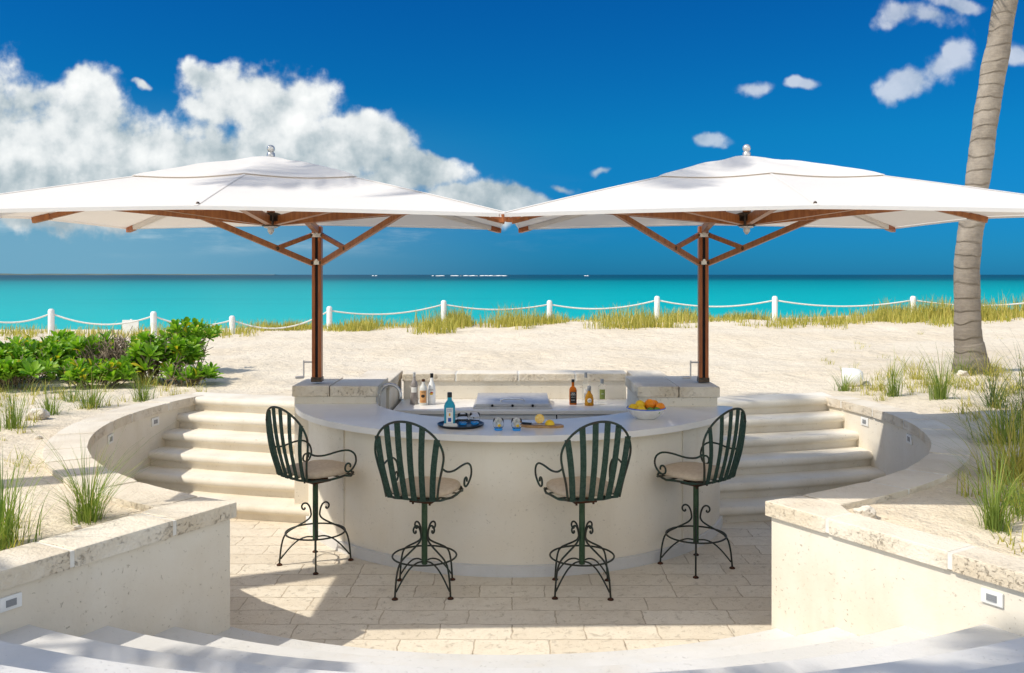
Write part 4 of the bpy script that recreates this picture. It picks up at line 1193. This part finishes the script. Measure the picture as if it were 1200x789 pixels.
for (p, q, h, n, sp, lab, mat, rad) in [
    (104, 606, .56, 260, .34, 'spiky fountain of green grass on the sand inside the left wall bend', 'grass', .045),
    (16, 500, .60, 130, .17, 'tall upright tuft of green grass at the left photo edge', 'grass', .07),
    (57, 484, .40, 120, .24, 'bushy tuft of grass in front of the left shrubs', 'grass', .07),
    (84, 470, .34, 100, .18, 'small green tuft under the left shrubs', 'grass', .06),
    (108, 476, .46, 140, .24, 'dense grass tuft under the middle of the left shrubs', 'grass', .08),
    (168, 468, .44, 140, .20, 'dense grass tuft nearest the left stairs', 'grass', .07),
    (0, 634, .60, 200, .17, 'thick grass cut by the left photo edge above the front wall', 'grass', .09),
    (14, 540, .14, 60, .16, 'low grass patch on the sand beside the left wall', 'grass_dry', .12),
    (40, 545, .10, 60, .14, 'low straw tuft against the left coping', 'grass_dry', .12),
    (990, 459, .34, 90, .18, 'green tuft beside the white spotlight near the right stairs', 'grass', .05),
    (1046, 466, .60, 110, .22, 'thin tall tuft between the spotlight and the palm', 'grass', .05),
    (1102, 472, .68, 170, .26, 'tall bright tuft left of the palm foot', 'grass', .06),
    (1075, 452, .40, 120, .26, 'yellowish tuft just left of the palm trunk', 'grass_dry', .10),
    (1128, 450, .45, 100, .24, 'tuft growing against the palm trunk', 'grass', .08),
    (1158, 452, .42, 120, .26, 'tuft growing right of the palm trunk', 'grass_dry', .10),
    (1166, 612, .56, 150, .20, 'bright upright grass tuft behind the right front wall', 'grass', .045),
    (1190, 560, .80, 260, .50, 'large yellow-green clump at the right photo edge', 'grass_dry', .12),
    (1178, 520, .75, 220, .50, 'arching clump shading the right coping', 'grass', .12),
    (1215, 505, .90, 240, .55, 'tall dark clump beyond the right photo edge', 'grass_dark', .12),
    (1165, 482, .62, 120, .55, 'dark drooping clump on the sand right of the right wall', 'grass_dark', .05),
    (1205, 600, .55, 140, .35, 'grass clump cut by the right photo edge above the front wall', 'grass', .1)]:
    x, y = gpos(p, q)
    grass_clump(x, y, h, n, sp, lab, mat, rad, .0055 if 'fountain' in lab else .008)

# dune grass along the fence: nobody could count it
random.seed(5)
bm = BM()
def dune_tuft(x, y, h, n):
    z = zsand(x, y)
    for i in range(n):
        a = random.uniform(0, 6.283); r = .28 * math.sqrt(random.random())
        blade(bm, (x + r * math.cos(a), y + r * math.sin(a), z - .03), h * random.uniform(.5, 1.1), h * .5 * random.random(), random.uniform(0, 6.283), .020, .5, 3)
for c in range(48):
    pc = random.uniform(285, 1250); Yc = random.uniform(20.6, 22.4) if random.random() < .8 else random.uniform(19.0, 20.6)
    big = (1.0 if 430 < pc < 830 or pc > 1000 else .6) * random.uniform(.55, 1.25)
    wpx = random.uniform(10, 34) * big
    for i in range(int(3 + 8 * big)):
        p = random.gauss(pc, wpx); Y = Yc + random.gauss(0, .35)
        if Y > 23: continue
        hgt = random.uniform(.22, .62) * big * math.exp(-((p - pc) / (wpx * 1.6)) ** 2) + .10
        dune_tuft((p - 600) * Y / 1040, Y, hgt, 30)
for i in range(34):
    p = random.uniform(284, 374); Y = random.uniform(20.7, 22.2); dune_tuft((p - 600) * Y / 1040, Y, random.uniform(.18, .42), 22)
for i in range(130):
    p = random.uniform(280, 1250) if i % 2 else random.uniform(430, 840); Y = random.uniform(21.2, 22.8); dune_tuft((p - 600) * Y / 1040, Y, random.uniform(.12, .34), 16)
for i in range(90):
    p = random.uniform(-200, 300); Y = random.uniform(18.8, 21.5); dune_tuft((p - 600) * Y / 1040, Y, random.uniform(.2, .45), 22)
for i in range(26):
    p = random.uniform(860, 1230); Y = random.uniform(18.2, 20.5); dune_tuft((p - 600) * Y / 1040, Y, random.uniform(.12, .32), 16)
tag(obj('dune_grass', bm, M['grass_dry'], smooth=True), 'yellow-green dune grass growing along the rope fence', 'grass', kind='stuff')

# low sparse grass on the banks: nobody could count it
random.seed(17)
bm = BM()
def low_patch(p0, p1, q0, q1, n, h, nb):
    for _ in range(n):
        x, y = gpos(random.uniform(p0, p1), random.uniform(q0, q1)); z = zsand(x, y)
        if in_pit(x, y) or math.hypot(x - CX, y - CY) < 4.15 and y < 9.6: continue
        hh = h * random.uniform(.35, 1.2)
        for i in range(random.randint(nb // 2, nb)):
            a = random.uniform(0, 6.283); r = .09 * random.random()
            blade(bm, (x + r * math.cos(a), y + r * math.sin(a), z - .02), hh * random.uniform(.4, 1.1), hh * random.uniform(.1, .9), random.uniform(0, 6.283), .008, .6, 3)
low_patch(-60, 235, 446, 478, 70, .22, 22)
low_patch(-40, 60, 470, 530, 16, .18, 18)
low_patch(985, 1230, 444, 470, 80, .26, 22)
low_patch(1100, 1260, 455, 500, 30, .3, 20)
low_patch(1130, 1260, 520, 610, 34, .3, 24)
low_patch(1160, 1260, 610, 640, 6, .12, 16)
low_patch(960, 1230, 392, 440, 26, .16, 14)
low_patch(-30, 30, 600, 650, 8, .2, 18)
tag(obj('sparse_grass', bm, M['grass_dry'], smooth=True), 'low straw coloured grass scattered over both sandy banks', 'grass', kind='stuff')

# fleshy-leaved beach shrubs
def shrub(x, y, rx, ry, h, nros, ntw, label, seed):
    rnd = random.Random(seed); z0 = zsand(x, y)
    t = thing('beach_shrub', label, 'shrub', (x, y, z0), 0, 'fleshy green shrubs left of the court')
    bl = BM(); bt = BM()
    def rosette(c, d, s):
        d = Vector(d).normalized(); a = d.orthogonal().normalized(); b = d.cross(a)
        nl = rnd.randint(9, 14)
        for k in range(nl):
            ph = k * 2.399 + rnd.uniform(-.2, .2); el = R(18 + 62 * (k / nl)) * rnd.uniform(.85, 1.1)
            r_ = (a * math.cos(ph) + b * math.sin(ph)); dirv = (r_ * math.cos(el) + d * math.sin(el)).normalized()
            side = dirv.cross(d); 
            if side.length < 1e-4: continue
            side.normalize(); nrm = side.cross(dirv)
            L = s * rnd.uniform(.8, 1.15); w = L * .36
            P0 = c; pts = [(0, .10, 0), (.45, .75, .03), (.8, 1.0, .015), (.97, .6, -.05), (1.03, .0, -.09)]
            vl = []; vr = []; vm = []
            for (f, ww, zz) in pts:
                ctr = P0 + dirv * (L * f) + nrm * (zz * L)
                vm.append(bl.verts.new(ctr - nrm * .010)); vl.append(bl.verts.new(ctr + side * w * ww * .5)); vr.append(bl.verts.new(ctr - side * w * ww * .5))
            for i in range(len(pts) - 1):
                if i == len(pts) - 2:
                    bl.faces.new((vl[i], vm[i], vm[i + 1])); bl.faces.new((vm[i], vr[i], vm[i + 1]))
                else:
                    bl.faces.new((vl[i], vm[i], vm[i + 1], vl[i + 1])); bl.faces.new((vm[i], vr[i], vr[i + 1], vm[i + 1]))
    lumps = [(rnd.uniform(-.75, .75), rnd.uniform(-.6, .6), rnd.uniform(.45, .8), rnd.uniform(.28, .5)) for _ in range(9)]
    for i in range(int(nros * .62)):
        lx, ly, lz, lr = rnd.choice(lumps)
        v = Vector((rnd.gauss(0, 1), rnd.gauss(0, 1), rnd.gauss(.35, .9))).normalized() * lr * rnd.uniform(.55, 1.05)
        p = Vector(((lx + v.x) * rx, (ly + v.y) * ry, max(.08, (lz + v.z * .8) * h)))
        d = Vector((v.x, v.y, abs(v.z) + .45))
        rosette(p, d, rnd.uniform(.11, .17))
        if rnd.random() < .35:
            q = Vector((p.x * .55, p.y * .55, p.z * .3)); m_ = p.lerp(q, .5) + Vector((rnd.uniform(-.06, .06), rnd.uniform(-.06, .06), .02))
            tube(bt, [p, m_, q], [.005, .007, .010], 5)
    for i in range(ntw * 2):
        a = rnd.uniform(0, 6.283); l = rnd.uniform(.5, 1.05); b = Vector((rnd.uniform(-.5, .5) * rx, rnd.uniform(-.5, .5) * ry, -.03))
        e = Vector((b.x + math.cos(a) * .3 * rx * l, b.y + math.sin(a) * .3 * ry * l, h * rnd.uniform(.45, 1.0)))
        m_ = b.lerp(e, .5) + Vector((rnd.uniform(-.12, .12), rnd.uniform(-.12, .12), .05))
        tube(bt, catmull([b, m_, e], 3), .0065, 5)
        for _ in range(3):
            f = rnd.uniform(.4, .95); s_ = b.lerp(e, f) + (m_ - b.lerp(e, .5)) * (1 - abs(2 * f - 1)); tube(bt, [s_, s_ + Vector((rnd.uniform(-.16, .16), rnd.uniform(-.12, .12), rnd.uniform(.05, .2)))], .004, 4)
    obj('foliage', bl, M['leaf'], t, smooth=True); obj('stems', bt, M['twig'], t, smooth=True)
SH = [(-40, 11.0, .75, .55, .70, 260, 10, 'leafy green shrub at the left photo edge behind the grass'),
      (38, 11.6, .55, .5, .66, 190, 12, 'green shrub with a yellow leaf, second from the left photo edge'),
      (88, 12.0, .45, .5, .70, 150, 14, 'green shrub before the white fence posts left of the bare twigs'),
      (128, 11.6, .45, .45, .80, 26, 80, 'bare brown twiggy shrub between the green shrubs'),
      (182, 11.4, .46, .45, .74, 220, 14, 'dense bright green shrub beside the white spotlight, nearest the stairs'),
      (214, 12.5, .42, .4, .92, 70, 26, 'open shrub with a leafy top reaching over the fence rope'),
      (15, 10.6, .6, .4, .42, 130, 6, 'low dark green shrub in front at the left photo edge'),
      (112, 10.9, .5, .3, .36, 90, 16, 'low shrub in front of the bare twigs'),
      (215, 11.1, .35, .25, .22, 40, 8, 'creeping low shrub at the foot of the stairs\' left bank')]
for i, (p, Y, rx, ry, h, nr, ntw, lab) in enumerate(SH):
    h *= .68
    shrub((p - 600) * Y / 1040, Y, rx, ry, h, nr, ntw, lab, 100 + i)

# palms
def palm(name_label, base, path, r0, r1, crown_r, nf, seed, droop=1.0, leaf_w=.045):
    rnd = random.Random(seed)
    t = thing('palm_tree', name_label, 'palm', base)
    pts = catmull([Vector(p) for p in path], 26)
    n = len(pts); rr = []
    for i in range(n):
        f = i / (n - 1); r = r0 + (r1 - r0) * min(1, f * 1.15)
        z = pts[i].z
        r *= 1 + .035 * ((z * 5.6) % 1.0 - .5)
        if z < .55: r *= 1 + .55 * ((.55 - z) / .55) ** 1.6
        rr.append(r)
    bm = BM(); tube(bm, pts, rr, 24)
    for v in bm.verts: v.co += Vector((noise.noise(v.co * 3), noise.noise(v.co * 3 + Vector((9, 0, 0))), 0)) * .02
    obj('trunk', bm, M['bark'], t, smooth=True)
    top = pts[-1]; bm = BM()
    for k in range(nf):
        az = k * 2.399 + rnd.uniform(-.2, .2); up = R(rnd.uniform(-12, 62)); L = crown_r * rnd.uniform(.85, 1.1)
        P_ = []; p = Vector(top); el = up
        for s in range(13):
            P_.append(Vector(p)); st = L / 12
            p = p + Vector((math.cos(az) * math.cos(el), math.sin(az) * math.cos(el), math.sin(el))) * st; el -= R(7.5 * droop)
        tube(bm, P_, [.028 * (1 - i / 13.5) for i in range(13)], 5)
        for s in range(1, 48):
            f = .14 + .86 * s / 48; i = min(11, int(f * 12)); q = P_[i].lerp(P_[i + 1], f * 12 - i) if i < 12 else P_[12]
            d = (P_[i + 1] - P_[i]).normalized(); sd = d.cross(Vector((0, 0, 1))).normalized(); u = sd.cross(d)
            ll = L * .30 * math.sin(math.pi * (.12 + .80 * f)) * rnd.uniform(.85, 1.1)
            for sg in (-1, 1):
                tip = q + (sd * sg * .80 + d * .5 - Vector((0, 0, 1)) * rnd.uniform(.15, .5)).normalized() * ll
                mid = q.lerp(tip, .45) + u * .03
                wv = d * leaf_w * .5
                a = [bm.verts.new(c) for c in (q - wv * .6, q + wv * .6, mid + wv, mid - wv, tip)]
                bm.faces.new((a[0], a[1], a[2], a[3])); bm.faces.new((a[3], a[2], a[4]))
    obj('crown', bm, M['frond'], t)
    return t
Yp = 11.3; xb = (1140 - 600) * Yp / 1040; zb = zsand(xb, Yp)
def pp(p, q, dy=0): Y = Yp + dy; return Vector(((p - 600) * Y / 1040 - xb, dy, 2.25 - (q - 322) * Y / 1040 - zb))
palm('tall palm with ringed grey trunk leaning right by the right stairs', (xb, Yp, zb), [(0, 0, -.1), (-.03, 0, .25), pp(1134, 385), pp(1134, 300), pp(1142, 240), pp(1154, 150), pp(1167, 70), pp(1179, 0), pp(1196, -110), pp(1206, -230)], .160, .138, 2.8, 20, 4)
palm('off-frame palm left of the court that throws its shadow on the parasols', (-6.0, 4.75, .85), [(0, 0, -.1), (.1, .05, 2), (.25, .1, 4.5), (.4, .15, 7.2), (.5, .2, 8.9)], .17, .12, 2.5, 15, 8)
palm('off-frame palm behind the camera that dapples the front stairs', (-4.45, -.45, .85), [(0, 0, -.1), (.1, .0, 2), (.3, .1, 4.5), (.9, .35, 6.6)], .17, .12, 2.3, 22, 9, 1.1, .06)
palm('off-frame palm far left whose fronds dapple the left front wall', (-7.9, 1.3, .85), [(0, 0, -.1), (.1, .1, 2), (.3, .25, 4), (.6, .45, 5.9)], .16, .12, 1.9, 6, 12, 1.1)

# ------------------------------------------------------------------ garden lights, stones
def spotlight(x, y, rz, label):
    z = zsand(x, y)
    t = thing('garden_spotlight', label, 'garden light', (x, y, z), rz, 'white garden spotlights in the sand')
    bm = BM(); lathe(bm, [(0, -.16), (.075, -.155), (.12, -.11), (.135, -.04), (.135, .11), (.125, .115), (.12, .10), (0, .098)], 24)
    for v in bm.verts: v.co = Vector((v.co.z * .9, v.co.x * .85, v.co.y * .85 + .11))
    obj('lamp_housing', bm, M['white_paint'], t, smooth=True)
    bm = BM(); tube(bm, catmull([(-.1, 0, .02), (-.19, 0, .06), (-.22, 0, .0), (-.22, 0, -.1)], 4), .016, 8); obj('stem', bm, M['plate_grey'], t, smooth=True)
x, y = gpos(997, 453, .88); spotlight(x, y, R(160), 'white bullet-shaped garden light in the sand near the right stairs')
x, y = gpos(222, 447, .88); spotlight(x, y, R(-70), 'white garden light tucked under the left shrubs')
def rock(x, y, r, label, seed, mat='rock'):
    bm = BM(); bmesh.ops.create_icosphere(bm, subdivisions=4, radius=1)
    for v in bm.verts:
        n_ = noise.noise(v.co * 1.6 + Vector((seed, 0, 0))) * .3 + noise.noise(v.co * 5 + Vector((seed, 0, 0))) * .08
        v.co = Vector((v.co.x * 1.15, v.co.y, v.co.z * .78)) * (1 + n_) * r
    tag(obj('coral_rock', bm, M[mat], loc=(x, y, zsand(x, y) + r * .45), smooth=True), label, 'rock', 'loose coral rocks')
x, y = gpos(1014, 604); rock(x, y, .056, 'fist-sized pitted coral rock inside the right wall corner', 3)
x, y = gpos(44, 490); rock(x, y, .085, 'brownish coral rock among the grass left of the wall', 5)
x, y = gpos(91, 620, .86); rock(x, y, .018, 'small grey pebble on the sand by the left front coping', 7)
x, y = gpos(1128, 452); rock(x, y, .06, 'added pale rock in place of a sunlit patch of sand at the palm foot', 9)  # rock shape added where the pale patch is only sunlit sand
x, y = gpos(45, 512); rock(x, y, .025, 'little reddish stone on the left coping edge', 13)
